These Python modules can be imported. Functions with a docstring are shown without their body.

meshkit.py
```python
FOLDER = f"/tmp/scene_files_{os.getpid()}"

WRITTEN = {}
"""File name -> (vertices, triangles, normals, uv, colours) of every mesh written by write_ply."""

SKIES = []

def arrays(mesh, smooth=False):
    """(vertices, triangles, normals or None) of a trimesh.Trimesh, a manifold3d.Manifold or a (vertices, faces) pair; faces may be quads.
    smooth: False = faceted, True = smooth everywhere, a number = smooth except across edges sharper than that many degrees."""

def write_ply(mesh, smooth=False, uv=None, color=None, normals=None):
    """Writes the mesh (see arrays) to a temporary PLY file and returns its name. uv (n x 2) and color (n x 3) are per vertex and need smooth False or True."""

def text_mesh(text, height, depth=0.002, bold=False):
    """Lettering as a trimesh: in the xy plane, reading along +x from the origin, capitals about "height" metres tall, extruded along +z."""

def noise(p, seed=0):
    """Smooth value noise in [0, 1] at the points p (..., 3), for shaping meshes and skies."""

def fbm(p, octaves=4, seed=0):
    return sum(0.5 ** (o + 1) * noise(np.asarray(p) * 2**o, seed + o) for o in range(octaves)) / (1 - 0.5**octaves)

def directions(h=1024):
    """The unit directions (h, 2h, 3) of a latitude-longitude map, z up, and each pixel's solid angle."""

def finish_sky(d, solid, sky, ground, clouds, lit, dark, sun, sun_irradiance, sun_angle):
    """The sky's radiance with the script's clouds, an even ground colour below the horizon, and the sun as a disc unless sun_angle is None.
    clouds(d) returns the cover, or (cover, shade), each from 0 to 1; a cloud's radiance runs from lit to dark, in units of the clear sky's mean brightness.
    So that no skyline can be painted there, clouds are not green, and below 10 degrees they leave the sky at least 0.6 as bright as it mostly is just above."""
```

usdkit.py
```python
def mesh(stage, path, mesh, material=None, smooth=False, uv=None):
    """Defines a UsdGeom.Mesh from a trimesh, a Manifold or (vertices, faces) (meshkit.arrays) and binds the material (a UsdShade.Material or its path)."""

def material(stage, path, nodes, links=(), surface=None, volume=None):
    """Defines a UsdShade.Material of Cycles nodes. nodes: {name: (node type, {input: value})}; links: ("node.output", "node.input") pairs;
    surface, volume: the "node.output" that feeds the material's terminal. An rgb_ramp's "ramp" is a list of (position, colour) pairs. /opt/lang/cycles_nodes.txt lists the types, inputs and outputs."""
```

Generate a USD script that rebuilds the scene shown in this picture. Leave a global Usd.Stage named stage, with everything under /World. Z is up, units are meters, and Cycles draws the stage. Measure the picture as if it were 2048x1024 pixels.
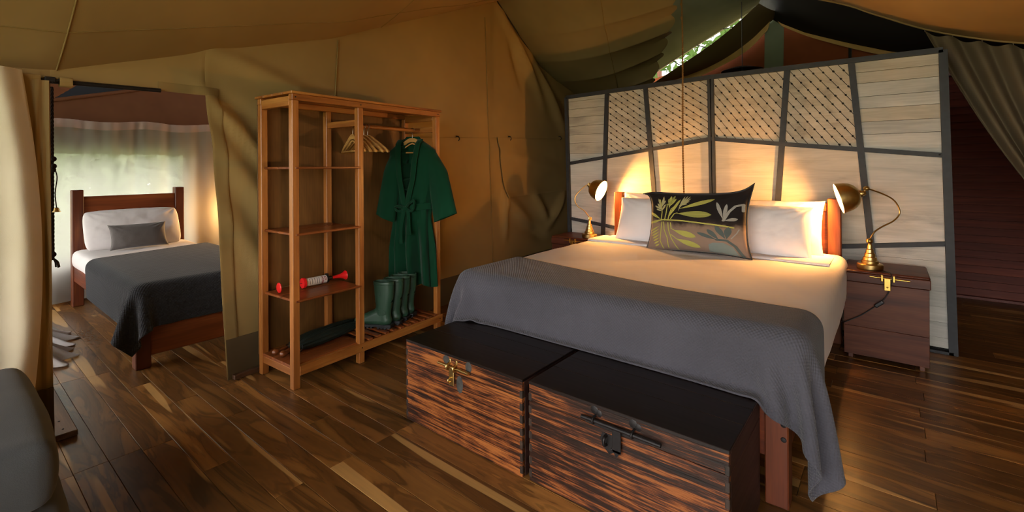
import math, numpy as np, trimesh, manifold3d as m3, usdkit, meshkit
from pxr import Usd, UsdGeom, UsdLux, Gf, UsdShade, Sdf
from shapely.geometry import Polygon, box as sbox, LineString, Point
from shapely import affinity

stage = Usd.Stage.CreateInMemory()
UsdGeom.SetStageUpAxis(stage, 'Z')
UsdGeom.SetStageMetersPerUnit(stage, 1.0)
UsdGeom.Xform.Define(stage, '/World')
rng = np.random.default_rng(7)

# ------------------------------------------------------------------ camera
YAW, ROLL = -0.676, -0.006
cam = UsdGeom.Camera.Define(stage, '/World/camera')
cam.CreateHorizontalApertureAttr(36.0)
cam.CreateFocalLengthAttr(36.0 * 937.0 / 2048.0)
cam.CreateVerticalApertureOffsetAttr(-36.0 * (512 - 334) / 2048.0)
cam.CreateClippingRangeAttr(Gf.Vec2f(0.05, 1000))
cam.CreateExposureAttr(1.12)
_fw = np.array([math.sin(YAW), math.cos(YAW), 0]); _rt = np.array([math.cos(YAW), -math.sin(YAW), 0]); _up = np.array([0, 0, 1.0])
_c, _s = math.cos(ROLL), math.sin(ROLL)
_r2, _u2 = _c * _rt - _s * -_up * -1, None
_r2 = _c * _rt + _s * _up; _u2 = -_s * _rt + _c * _up
_m = np.eye(4); _m[0, :3] = _r2; _m[1, :3] = _u2; _m[2, :3] = -_fw; _m[3, :3] = (0, 0, 1.4)
cam.AddTransformOp().Set(Gf.Matrix4d(_m.tolist()))

# ------------------------------------------------------------------ light: overcast sky through the open tent front, the annex window, an unseen side opening and the roof gap
dome = UsdLux.DomeLight.Define(stage, '/World/sky')
dome.CreateIntensityAttr(1.2)
dome.CreateColorAttr(Gf.Vec3f(1.0, 0.97, 0.93))
LAMP_W = 1050.0                      # emission strength of the two bedside bulbs
LAMP_C = (1.0, 0.45, 0.115)

# ------------------------------------------------------------------ helpers
def srgb(h):
    c = np.array([int(h[i:i + 2], 16) for i in (0, 2, 4)]) / 255.0
    return tuple(np.where(c <= 0.04045, c / 12.92, ((c + 0.055) / 1.055) ** 2.4))

_used = {}
def numbered(parent, name):
    k = (parent, name); n = _used.get(k, 0); _used[k] = n + 1
    return name if n == 0 else f'{name}_{n:03d}'

def tagp(p, label=None, cat=None, group=None, kind=None):
    for k, v in (('label', label), ('category', cat), ('group', group), ('kind', kind)):
        if v: p.SetCustomDataByKey(k, v)
    return p

class T:
    """a thing or part: path and the world offset its children are given in"""
    def __init__(s, path, loc, local): s.path, s.loc, s.local = path, np.asarray(loc, float), local
    @property
    def prim(s): return stage.GetPrimAtPath(s.path)

def thing(name, label=None, cat=None, loc=(0, 0, 0), rotz=0.0, group=None, kind=None, local=False):
    path = '/World/' + numbered('', name)
    x = UsdGeom.Xform.Define(stage, path)
    x.AddTranslateOp().Set(Gf.Vec3d(*map(float, loc))); x.AddRotateZOp().Set(float(rotz))
    tagp(x.GetPrim(), label, cat, group, kind)
    return T(path, loc, local or rotz != 0)

def part(parent, name, mesh, mat, smooth=False, uv=None, label=None, kind=None):
    """one Mesh; world coordinates unless the thing was made local"""
    v, f = (np.asarray(mesh.vertices, float), np.asarray(mesh.faces)) if hasattr(mesh, 'vertices') else (np.asarray(mesh[0], float), np.asarray(mesh[1]))
    if f.shape[1] == 4: f = np.vstack([f[:, [0, 1, 2]], f[:, [0, 2, 3]]])
    if not parent.local: v = v - parent.loc
    path = parent.path + '/' + numbered(parent.path, name)
    p = usdkit.mesh(stage, path, trimesh.Trimesh(v, f, process=False), mat, smooth=smooth, uv=uv)
    tagp(p.GetPrim(), label, None, None, kind)
    return T(path, parent.loc, parent.local)

def solo(name, mesh, mat, label=None, cat=None, group=None, kind=None, smooth=False, uv=None):
    v = np.asarray(mesh.vertices if hasattr(mesh, 'vertices') else mesh[0], float); f = np.asarray(mesh.faces if hasattr(mesh, 'faces') else mesh[1])
    path = '/World/' + numbered('', name)
    p = usdkit.mesh(stage, path, (v, f), mat, smooth=smooth, uv=uv)
    tagp(p.GetPrim(), label, cat, group, kind)
    return T(path, (0, 0, 0), False)

def dup(src, name, loc, rotz, label, group):
    was = src.prim.GetCustomData()
    t = thing(name, label, was['category'], loc, rotz, group)
    t.prim.GetReferences().AddInternalReference(src.path); t.prim.SetInstanceable(True)
    return t

def cat_(*ms):
    ms = [trimesh.Trimesh(m.vertices, m.faces, process=False) if hasattr(m, 'vertices') else trimesh.Trimesh(m[0], m[1], process=False) for m in ms]
    return trimesh.util.concatenate(ms)

def cbox(lo, hi, ch=0.003):
    lo, hi = np.minimum(lo, hi).astype(float), np.maximum(lo, hi).astype(float)
    ch = min(ch, (hi - lo).min() * 0.45); V = []
    for ax in range(3):
        a, b = [i for i in range(3) if i != ax]
        for s in (0, 1):
            for i in (0, 1):
                for j in (0, 1):
                    p = np.zeros(3); p[ax] = (lo, hi)[s][ax]
                    p[a] = lo[a] + ch if i == 0 else hi[a] - ch; p[b] = lo[b] + ch if j == 0 else hi[b] - ch
                    V.append(p)
    return trimesh.convex.convex_hull(np.array(V))

def plainbox(lo, hi):
    m = trimesh.creation.box(np.subtract(hi, lo)); m.apply_translation(np.add(lo, hi) / 2.0); return m

def rbox(lo, hi, r, n=24):
    """box with rounded edges on a fine grid (for cushions and bedding)"""
    lo, hi = np.asarray(lo, float), np.asarray(hi, float); V, F = [], []
    size = hi - lo; k = 0
    for ax in range(3):
        a, b = (ax + 1) % 3, (ax + 2) % 3
        na, nb = max(4, int(n * size[a] / size.max())), max(4, int(n * size[b] / size.max()))
        for s in (0, 1):
            U, W = np.meshgrid(np.linspace(lo[a], hi[a], na + 1), np.linspace(lo[b], hi[b], nb + 1), indexing='ij')
            P = np.zeros(U.shape + (3,)); P[..., a], P[..., b], P[..., ax] = U, W, hi[ax] if s else lo[ax]
            g = trimesh.Trimesh(*gridvf(P), process=False)
            if not s: g.invert()
            V.append(g)
    m = trimesh.util.concatenate(V); m.merge_vertices()
    v = np.array(m.vertices); inn = np.clip(v, lo + r, hi - r); d = v - inn; L = np.linalg.norm(d, axis=1, keepdims=True)
    m.vertices = inn + d / np.maximum(L, 1e-9) * r
    m.update_faces(m.nondegenerate_faces()); return m

def gridvf(P, cu=False, cv=False):
    n, k = P.shape[:2]; idx = np.arange(n * k).reshape(n, k)
    if cu: idx = np.vstack([idx, idx[:1]])
    if cv: idx = np.hstack([idx, idx[:, :1]])
    q = np.stack([idx[:-1, :-1], idx[1:, :-1], idx[1:, 1:], idx[:-1, 1:]], -1).reshape(-1, 4)
    return P.reshape(-1, 3), np.vstack([q[:, [0, 1, 2]], q[:, [0, 2, 3]]])

def grid(P, **k): return trimesh.Trimesh(*gridvf(np.asarray(P, float), **k), process=False)
def gridn(P):
    du = np.gradient(P, axis=0); dv = np.gradient(P, axis=1); n = np.cross(du, dv); return n / np.maximum(np.linalg.norm(n, axis=-1, keepdims=True), 1e-9)
def guv(n, k, su=1.0, sv=1.0):
    U, W = np.meshgrid(np.linspace(0, su, n), np.linspace(0, sv, k), indexing='ij'); return np.stack([U, W], -1).reshape(-1, 2)

def sheet(P, th):
    """closed shell of thickness th from a grid"""
    P = np.asarray(P, float); n = gridn(P); A, B = P + n * th / 2, P - n * th / 2
    ring = [(A, B)]
    a = grid(A); b = grid(B); b.invert()
    N, K = P.shape[:2]; idx = np.arange(N * K).reshape(N, K)
    loop = np.concatenate([idx[:, 0], idx[-1, 1:], idx[-2::-1, -1], idx[0, -2:0:-1]])
    nx = np.roll(loop, -1); o = N * K
    side = np.vstack([np.stack([loop, nx, nx + o], 1), np.stack([loop, nx + o, loop + o], 1)])
    V = np.vstack([A.reshape(-1, 3), B.reshape(-1, 3)])
    m = trimesh.Trimesh(V, np.vstack([a.faces, b.faces + o, side[:, ::-1]]), process=False)
    return m

def bezier(p, n=24):
    """Catmull-Rom through the points"""
    p = np.asarray(p, float); q = np.vstack([2 * p[0] - p[1], p, 2 * p[-1] - p[-2]]); out = []
    segs = len(p) - 1; per = max(2, n // segs)
    for i in range(segs):
        t = np.linspace(0, 1, per, endpoint=False)[:, None]; a, b, c, d = q[i:i + 4]
        out.append(0.5 * (2 * b + (c - a) * t + (2 * a - 5 * b + 4 * c - d) * t * t + (3 * b - a - 3 * c + d) * t ** 3))
    return np.vstack(out + [p[-1:]])

def tube(pts, r, sides=10, caps=True):
    p = np.asarray(pts, float); r = np.broadcast_to(np.asarray(r, float), (len(p),))
    t = np.gradient(p, axis=0); t /= np.linalg.norm(t, axis=1, keepdims=True) + 1e-12
    a = np.cross(t[0], [0, 0, 1.0] if abs(t[0][2]) < 0.9 else [1.0, 0, 0]); a /= np.linalg.norm(a); A = [a]
    for i in range(1, len(p)):
        a = A[-1] - t[i] * (A[-1] @ t[i]); A.append(a / (np.linalg.norm(a) + 1e-12))
    A = np.array(A); B = np.cross(t, A); th = np.arange(sides) * 2 * np.pi / sides
    P = p[:, None] + r[:, None, None] * (np.cos(th)[None, :, None] * A[:, None] + np.sin(th)[None, :, None] * B[:, None])
    m = grid(P, cv=True); m.invert()
    if caps:
        V = np.vstack([m.vertices, p[:1], p[-1:]]); n = len(p) * sides; f = []
        for j in range(sides):
            k = (j + 1) % sides; f += [[n, k, j], [n + 1, (len(p) - 1) * sides + j, (len(p) - 1) * sides + k]]
        m = trimesh.Trimesh(V, np.vstack([m.faces, f]), process=False)
    m.fix_normals() if len(m.faces) < 3000 else None
    return m

def lathe(prof, n=28):
    prof = np.asarray(prof, float); th = np.arange(n) * 2 * np.pi / n
    P = np.stack([prof[:, None, 0] * np.cos(th), prof[:, None, 0] * np.sin(th), np.repeat(prof[:, None, 1], n, 1)], -1)
    m = grid(P, cv=True); return m

def align(m, p, d):
    d = np.asarray(d, float) / np.linalg.norm(d); M = trimesh.geometry.align_vectors([0, 0, 1], d); M = M.copy(); M[:3, 3] = p
    m = m.copy(); m.apply_transform(M); return m

def ball(c, r, sub=2, s=(1, 1, 1)):
    m = trimesh.creation.icosphere(sub, 1.0); m.apply_scale(np.multiply(r, s)); m.apply_translation(c); return m

def ext_xz(poly, y0, y1):
    out = []
    for g in getattr(poly, 'geoms', [poly]):
        if g.geom_type != 'Polygon' or g.area < 1e-5: continue
        m = trimesh.creation.extrude_polygon(g, y1 - y0, engine='earcut'); v = np.array(m.vertices)
        out.append(trimesh.Trimesh(np.stack([v[:, 0], y0 + v[:, 2], v[:, 1]], 1), m.faces[:, ::-1], process=False))
    return trimesh.util.concatenate(out) if out else None

def bar_xz(p, q, w, y0, y1, ch=0.0):
    return ext_xz(LineString([p, q]).buffer(w / 2, cap_style='flat'), y0, y1)

def hull(pts): return trimesh.convex.convex_hull(np.asarray(pts))
def manif(m):
    return m3.Manifold(m3.Mesh(np.asarray(m.vertices, np.float32), np.asarray(m.faces, np.uint32)))
def tri(mf):
    q = mf.to_mesh(); return trimesh.Trimesh(q.vert_properties[:, :3], q.tri_verts, process=False)

# ------------------------------------------------------------------ materials
def MAT(name, nodes, links, surface): return usdkit.material(stage, '/World/Looks/' + name, nodes, links, surface)

def cloth_mat(name, col, col2=None, rough=0.9, bump=0.15, scale=60, blot=2.5, weave=0, sheen=0.0, spec=0.15):
    col2 = col2 or tuple(c * 0.82 for c in col)
    nodes = {'tc': ('texture_coordinate', {}),
             'n1': ('noise_texture', {'scale': blot, 'detail': 4.0, 'roughness': 0.6}),
             'r1': ('rgb_ramp', {'ramp': [(0.3, col2), (0.7, col)]}),
             'n2': ('noise_texture', {'scale': scale, 'detail': 3.0, 'roughness': 0.7}),
             'b': ('bump', {'strength': bump, 'distance': 0.01}),
             'p': ('principled_bsdf', {'roughness': rough, 'sheen_weight': sheen, 'specular_ior_level': spec})}
    links = [('tc.object', 'n1.vector'), ('tc.object', 'n2.vector'), ('n1.fac', 'r1.fac'), ('r1.color', 'p.base_color'), ('n2.fac', 'b.height'), ('b.normal', 'p.normal')]
    return MAT(name, nodes, links, 'p.BSDF')

def waffle_mat(name, col, scale):
    nodes = {'uv': ('uvmap', {'attribute': 'st'}), 'mp': ('mapping', {'scale': (scale, scale, scale)}),
             'sx': ('separate_xyz', {}), 'a': ('math', {'math_type': 'sine'}), 'c': ('math', {'math_type': 'sine'}), 'm': ('math', {'math_type': 'multiply'}),
             'tc': ('texture_coordinate', {}), 'n': ('noise_texture', {'scale': 3.0, 'detail': 4.0}), 'r': ('rgb_ramp', {'ramp': [(0.3, tuple(x * 0.8 for x in col)), (0.7, col)]}),
             'b': ('bump', {'strength': 0.35, 'distance': 0.006}), 'p': ('principled_bsdf', {'roughness': 0.95, 'specular_ior_level': 0.1, 'sheen_weight': 0.15})}
    links = [('uv.UV', 'mp.vector'), ('mp.vector', 'sx.vector'), ('sx.x', 'a.value1'), ('sx.y', 'c.value1'), ('a.value', 'm.value1'), ('c.value', 'm.value2'),
             ('m.value', 'b.height'), ('b.normal', 'p.normal'), ('tc.object', 'n.vector'), ('n.fac', 'r.fac'), ('r.color', 'p.base_color')]
    return MAT(name, nodes, links, 'p.BSDF')

def wood_mat(name, ramp, axis='x', scale=1.0, rough=0.4, fine=0.25, bump=0.08, along=0.9, across=12.0, dist=0.8, rand=True, contrast_ramp=None, spec=0.5, rough2=None):
    ax = {'x': 0, 'y': 1, 'z': 2}[axis]; s1 = [across * scale] * 3; s1[ax] = along * scale; s2 = [90.0 * scale] * 3; s2[ax] = 3.0 * scale
    nodes = {'tc': ('texture_coordinate', {}), 'oi': ('object_info', {}), 'mu': ('math', {'math_type': 'multiply', 'value2': 53.0 if rand else 0.0}), 'ad': ('vector_math', {'math_type': 'add'}),
             'm1': ('mapping', {'scale': tuple(s1)}), 'm2': ('mapping', {'scale': tuple(s2)}),
             'n1': ('noise_texture', {'scale': 1.0, 'detail': 5.0, 'roughness': 0.55, 'distortion': dist}),
             'n2': ('noise_texture', {'scale': 1.0, 'detail': 3.0, 'roughness': 0.6}),
             'r1': ('rgb_ramp', {'ramp': ramp}),
             'r2': ('rgb_ramp', {'ramp': [(0.3, (1 - fine,) * 3), (0.7, (1.0,) * 3)]}),
             'mx': ('mix', {'mix_type': 'multiply', 'fac': 1.0}),
             'b': ('bump', {'strength': bump, 'distance': 0.004}),
             'rr': ('map_range', {'from_min': 0.2, 'from_max': 0.8, 'to_min': rough2 if rough2 else rough + 0.1, 'to_max': rough}),
             'p': ('principled_bsdf', {'specular_ior_level': spec})}
    links = [('oi.random', 'mu.value1'), ('tc.object', 'ad.vector1'), ('mu.value', 'ad.vector2'), ('ad.vector', 'm1.vector'), ('ad.vector', 'm2.vector'),
             ('m1.vector', 'n1.vector'), ('m2.vector', 'n2.vector'), ('n1.fac', 'r1.fac'), ('n2.fac', 'r2.fac'), ('r1.color', 'mx.color1'), ('r2.color', 'mx.color2'),
             ('mx.color', 'p.base_color'), ('n2.fac', 'b.height'), ('b.normal', 'p.normal'), ('n2.fac', 'rr.value'), ('rr.result', 'p.roughness')]
    return MAT(name, nodes, links, 'p.BSDF')

def floor_mat(name, tone):
    """teak plank along x: dark flowing figure and a pale sapwood streak"""
    dk, md, lt, sp = (tuple(np.array(srgb(h)) * (tone if h != 'a8824e' else 1.0 + 0.25 * tone)) for h in ('2c1a0a', '553719', '745026', 'a8824e'))
    nodes = {'tc': ('texture_coordinate', {}), 'oi': ('object_info', {}), 'mu': ('math', {'math_type': 'multiply', 'value2': 91.0}), 'ad': ('vector_math', {'math_type': 'add'}),
             'm1': ('mapping', {'scale': (1.1, 7.0, 7.0)}), 'm2': ('mapping', {'scale': (3.0, 110.0, 110.0)}), 'm3': ('mapping', {'scale': (0.55, 8.5, 8.5)}),
             'w': ('noise_texture', {'scale': 1.0, 'detail': 4.0, 'roughness': 0.55, 'distortion': 1.2}),
             'ws': ('math', {'math_type': 'multiply', 'value2': 34.0}), 'wv': ('math', {'math_type': 'sine'}),
             'wr': ('map_range', {'from_min': -1.0, 'from_max': 1.0, 'to_min': 0.0, 'to_max': 1.0}),
             'r1': ('rgb_ramp', {'ramp': [(0.25, lt), (0.5, md), (0.78, dk)]}),
             'rg': ('rgb_ramp', {'ramp': [(0.0, (0.5,) * 3), (0.4, (1.0,) * 3)]}),
             'n2': ('noise_texture', {'scale': 1.0, 'detail': 3.0, 'roughness': 0.6}), 'r2': ('rgb_ramp', {'ramp': [(0.3, (0.78,) * 3), (0.7, (1.0,) * 3)]}),
             'n3': ('noise_texture', {'scale': 1.0, 'detail': 1.5, 'roughness': 0.4, 'distortion': 0.3}), 'r3': ('rgb_ramp', {'ramp': [(0.625, (0.0,) * 3), (0.642, (0.75,) * 3)]}),
             'x1': ('mix', {'mix_type': 'multiply', 'fac': 0.8}), 'x2': ('mix', {'mix_type': 'multiply', 'fac': 0.8}), 'x3': ('mix', {'mix_type': 'mix', 'color2': sp}),
             'b': ('bump', {'strength': 0.05, 'distance': 0.003}),
             'rr': ('map_range', {'from_min': 0.2, 'from_max': 0.8, 'to_min': 0.42, 'to_max': 0.30}),
             'p': ('principled_bsdf', {'specular_ior_level': 0.45})}
    links = [('oi.random', 'mu.value1'), ('tc.object', 'ad.vector1'), ('mu.value', 'ad.vector2'), ('ad.vector', 'm1.vector'), ('ad.vector', 'm2.vector'), ('ad.vector', 'm3.vector'),
             ('m1.vector', 'w.vector'), ('w.fac', 'ws.value1'), ('ws.value', 'wv.value1'), ('wv.value', 'wr.value'), ('w.fac', 'r1.fac'), ('wr.result', 'rg.fac'),
             ('m2.vector', 'n2.vector'), ('n2.fac', 'r2.fac'), ('m3.vector', 'n3.vector'), ('n3.fac', 'r3.fac'),
             ('r1.color', 'x1.color1'), ('rg.color', 'x1.color2'), ('x1.color', 'x3.color1'), ('r3.color', 'x3.fac'), ('x3.color', 'x2.color1'), ('r2.color', 'x2.color2'),
             ('x2.color', 'p.base_color'), ('n2.fac', 'b.height'), ('b.normal', 'p.normal'), ('n2.fac', 'rr.value'), ('rr.result', 'p.roughness')]
    return MAT(name, nodes, links, 'p.BSDF')

def plain(name, col, rough=0.5, metal=0.0, noise=0.12, scale=8.0, spec=0.5, coat=0.0, bump=0.0):
    nodes = {'tc': ('texture_coordinate', {}), 'n': ('noise_texture', {'scale': scale, 'detail': 4.0}), 'r': ('rgb_ramp', {'ramp': [(0.3, tuple(c * (1 - noise) for c in col)), (0.7, tuple(min(1.0, c * (1 + noise * 0.5)) for c in col))]}),
             'p': ('principled_bsdf', {'roughness': rough, 'metallic': metal, 'specular_ior_level': spec, 'coat_weight': coat})}
    links = [('tc.object', 'n.vector'), ('n.fac', 'r.fac'), ('r.color', 'p.base_color')]
    if bump:
        nodes['b'] = ('bump', {'strength': bump, 'distance': 0.004}); links += [('n.fac', 'b.height'), ('b.normal', 'p.normal')]
    return MAT(name, nodes, links, 'p.BSDF')

def sheer_mat(name, col, clear):
    nodes = {'d': ('diffuse_bsdf', {'color': col}), 't': ('translucent_bsdf', {'color': col}), 'c': ('transparent_bsdf', {}), 'a': ('mix_closure', {'fac': 0.62}), 's': ('mix_closure', {'fac': clear})}
    return MAT(name, nodes, [('d.BSDF', 'a.closure1'), ('t.BSDF', 'a.closure2'), ('a.closure', 's.closure1'), ('c.BSDF', 's.closure2')], 's.closure')

def emit(name, col, strength): return MAT(name, {'e': ('emission', {'color': col, 'strength': strength})}, [], 'e.emission')

canvas = cloth_mat('canvas_khaki', srgb('9a8050'), srgb('8c7448'), bump=0.12, scale=400, blot=1.2)
canvas_roof = cloth_mat('canvas_roof', srgb('a08658'), srgb('8e764c'), bump=0.12, scale=400, blot=0.8)
canvas_far = cloth_mat('canvas_far', srgb('8a7a56'), srgb('7a6a48'), bump=0.12, scale=400, blot=1.0)
canvas_hem = cloth_mat('canvas_hem', srgb('5c4e38'), srgb('52452f'), bump=0.12, scale=400)
canvas_brown = cloth_mat('canvas_brown', srgb('7a523a'), srgb('6c4732'), bump=0.12, scale=400)
canvas_seam = cloth_mat('canvas_seam', srgb('8c7448'), srgb('806a40'), bump=0.1, scale=400)
canvas_red = cloth_mat('canvas_red_brown', srgb('7c4022'), srgb('6a361c'), bump=0.12, scale=400)
canvas_green = cloth_mat('canvas_green', srgb('707560'), srgb('646a54'), bump=0.2, scale=90)
canvas_slate = cloth_mat('fly_slate', srgb('3c4048'), srgb('34373e'), bump=0.1, scale=200)
fly_dark = cloth_mat('fly_dark', srgb('2a2822'), srgb('24221c'), bump=0.1, scale=200)
drape = cloth_mat('curtain_cream', srgb('cfc3ab'), srgb('c4b79c'), bump=0.1, scale=300)
drape_dark = cloth_mat('curtain_taupe', srgb('6e604c'), srgb('645642'), bump=0.1, scale=300)
linen = cloth_mat('linen_white', srgb('e8e3e2'), srgb('e2dcdc'), rough=0.85, bump=0.04, scale=250, spec=0.25)
linen2 = cloth_mat('linen_pillow', srgb('ebe6e6'), srgb('e3dede'), rough=0.85, bump=0.05, scale=160, spec=0.25)
waffle = waffle_mat('waffle_charcoal', srgb('4f4e56'), 380.0)
waffle_d = waffle_mat('waffle_dark', srgb('333438'), 300.0)
grey_cloth = cloth_mat('grey_upholstery', srgb('4a4d50'), srgb('434649'), bump=0.12, scale=300, sheen=0.1)
grey_velvet = cloth_mat('grey_velvet', srgb('6c6664'), srgb('5c5654'), rough=0.6, bump=0.1, scale=120, sheen=0.4)
robe_mat = cloth_mat('robe_green', srgb('093b25'), srgb('07301c'), bump=0.2, scale=220, sheen=0.1)
umb_mat = cloth_mat('umbrella_green', srgb('1c2a26'), srgb('16221f'), rough=0.6, bump=0.1, scale=120, spec=0.4)
rubber = plain('boot_rubber', srgb('2c4a38'), rough=0.42, noise=0.08, spec=0.5)
rubber_sole = plain('boot_sole', srgb('23262a'), rough=0.6)
red_plastic = plain('red_plastic', srgb('d81f20'), rough=0.3, noise=0.05)
white_label = plain('white_label', srgb('d8d4d0'), rough=0.4, noise=0.04)
label_ink = plain('label_ink', srgb('8a1626'), rough=0.5)
grey_ink = plain('grey_ink', srgb('555a66'), rough=0.5)
black_plastic = plain('black_plastic', srgb('17171a'), rough=0.45)
steel = plain('steel', srgb('b9b6b0'), rough=0.3, metal=1.0, noise=0.05)
brass = plain('brass', srgb('d0b070'), rough=0.33, metal=1.0, noise=0.12, scale=30)
brass_b = plain('brass_bright', srgb('d9b45c'), rough=0.32, metal=1.0, noise=0.1, scale=40)
black_iron = plain('black_iron', srgb('2b2829'), rough=0.5, metal=0.6, noise=0.2, scale=60)
screen_iron = plain('screen_iron', srgb('292b2f'), rough=0.6, metal=0.1, noise=0.25, scale=25)
black_gap = plain('lattice_black', srgb('161412'), rough=0.9)
shade_white = plain('shade_white', srgb('f4efe6'), rough=0.6, noise=0.02)
bulb_mat = emit('bulb_glow', LAMP_C, LAMP_W)
rope_mat = cloth_mat('rope_tan', srgb('8a6a40'), srgb('6a4e2c'), bump=0.3, scale=300)
rope_dark = cloth_mat('rope_dark', srgb('2a211e'), srgb('1c1614'), bump=0.3, scale=300)
W = lambda *hs: [(p, srgb(h)) for p, h in hs]
shelf_x = wood_mat('shelf_wood_long', W((0.3, '7c4418'), (0.55, 'a8672c'), (0.75, 'c68c46')), 'x', rough=0.34)
shelf_y = wood_mat('shelf_wood_deep', W((0.3, '7c4418'), (0.55, 'a8672c'), (0.75, 'c68c46')), 'y', rough=0.34)
shelf_z = wood_mat('shelf_wood_post', W((0.3, '8a4c1e'), (0.55, 'b27034'), (0.75, 'ce9250')), 'z', rough=0.3)
shelf_board = wood_mat('shelf_wood_board', W((0.3, '6a3418'), (0.55, '8a4a22'), (0.75, 'a05a2c')), 'x', rough=0.3)
panel_wood = wood_mat('shelf_back_panel', W((0.25, '553818'), (0.5, '6c4820'), (0.8, '855e2e')), 'z', along=2.0, across=4.0, rough=0.5, bump=0.02)
head_wood = wood_mat('headboard_post_wood', W((0.3, '4e220a'), (0.55, '7a3c12'), (0.78, 'a05e22')), 'z', rough=0.42, across=8.0, spec=0.3)
head_x = wood_mat('headboard_rail_wood', W((0.3, '4c1e08'), (0.55, '72320e'), (0.78, '965018')), 'x', rough=0.42, spec=0.3)
bed_x = wood_mat('bed_wood_x', W((0.3, '50200a'), (0.55, '763212'), (0.78, '984c1e')), 'x', rough=0.4)
bed_y = wood_mat('bed_wood_y', W((0.3, '6a3014'), (0.55, '8a4520'), (0.78, 'a8602c')), 'y', rough=0.4)
bed_z = wood_mat('bed_wood_z', W((0.3, '4c2010'), (0.55, '6c341a'), (0.78, '9a5c26')), 'z', rough=0.42, across=7.0)
night_x = wood_mat('trunk_brown_x', W((0.25, '3a1a10'), (0.5, '582c1a'), (0.75, '70422a')), 'x', rough=0.38, along=1.2, across=9.0, spec=0.3)
night_z = wood_mat('trunk_brown_z', W((0.25, '3a1a10'), (0.5, '582c1a'), (0.75, '70422a')), 'y', rough=0.35)
hanger_wood = wood_mat('hanger_wood', W((0.3, 'b07c3c'), (0.7, 'd8a860')), 'x', rough=0.35, rand=False)
knob_wood = wood_mat('knob_wood', W((0.3, '5a2c14'), (0.7, '8a4c24')), 'x', rough=0.25)
louvre_wood = wood_mat('louvre_wood', W((0.25, '4c2016'), (0.5, '642c20'), (0.8, '803c28')), 'x', rough=0.45)
board_wash = wood_mat('whitewash_board', W((0.22, '8a8276'), (0.45, 'b2a896'), (0.75, 'c9c0ae')), 'x', along=1.6, across=10.0, rough=0.7, bump=0.25, fine=0.14)
board_cool = wood_mat('whitewash_cool', W((0.22, '8a8a86'), (0.45, 'b5b3ab'), (0.75, 'ccc9c0')), 'x', along=1.6, across=10.0, rough=0.7, bump=0.25, fine=0.14)
slat_wash = wood_mat('whitewash_slat', W((0.22, '8a8070'), (0.45, 'b6aa96'), (0.8, 'd0c5b2')), 'x', along=4.0, across=6.0, rough=0.7, bump=0.2, fine=0.14)
panel_wash = wood_mat('whitewash_panel', W((0.2, 'a49a8a'), (0.42, 'bcb2a0'), (0.75, 'd0c7b7')), 'x', along=1.8, across=14.0, rough=0.65, bump=0.15, fine=0.1)
sill_wood = wood_mat('sill_wood', W((0.3, '4a3020'), (0.7, '745038')), 'y', rough=0.5)
floor_mats = [floor_mat(f'floor_teak_{i}', t) for i, t in enumerate((1.7, 2.1, 2.6, 3.0, 3.5, 1.9))]

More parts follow.
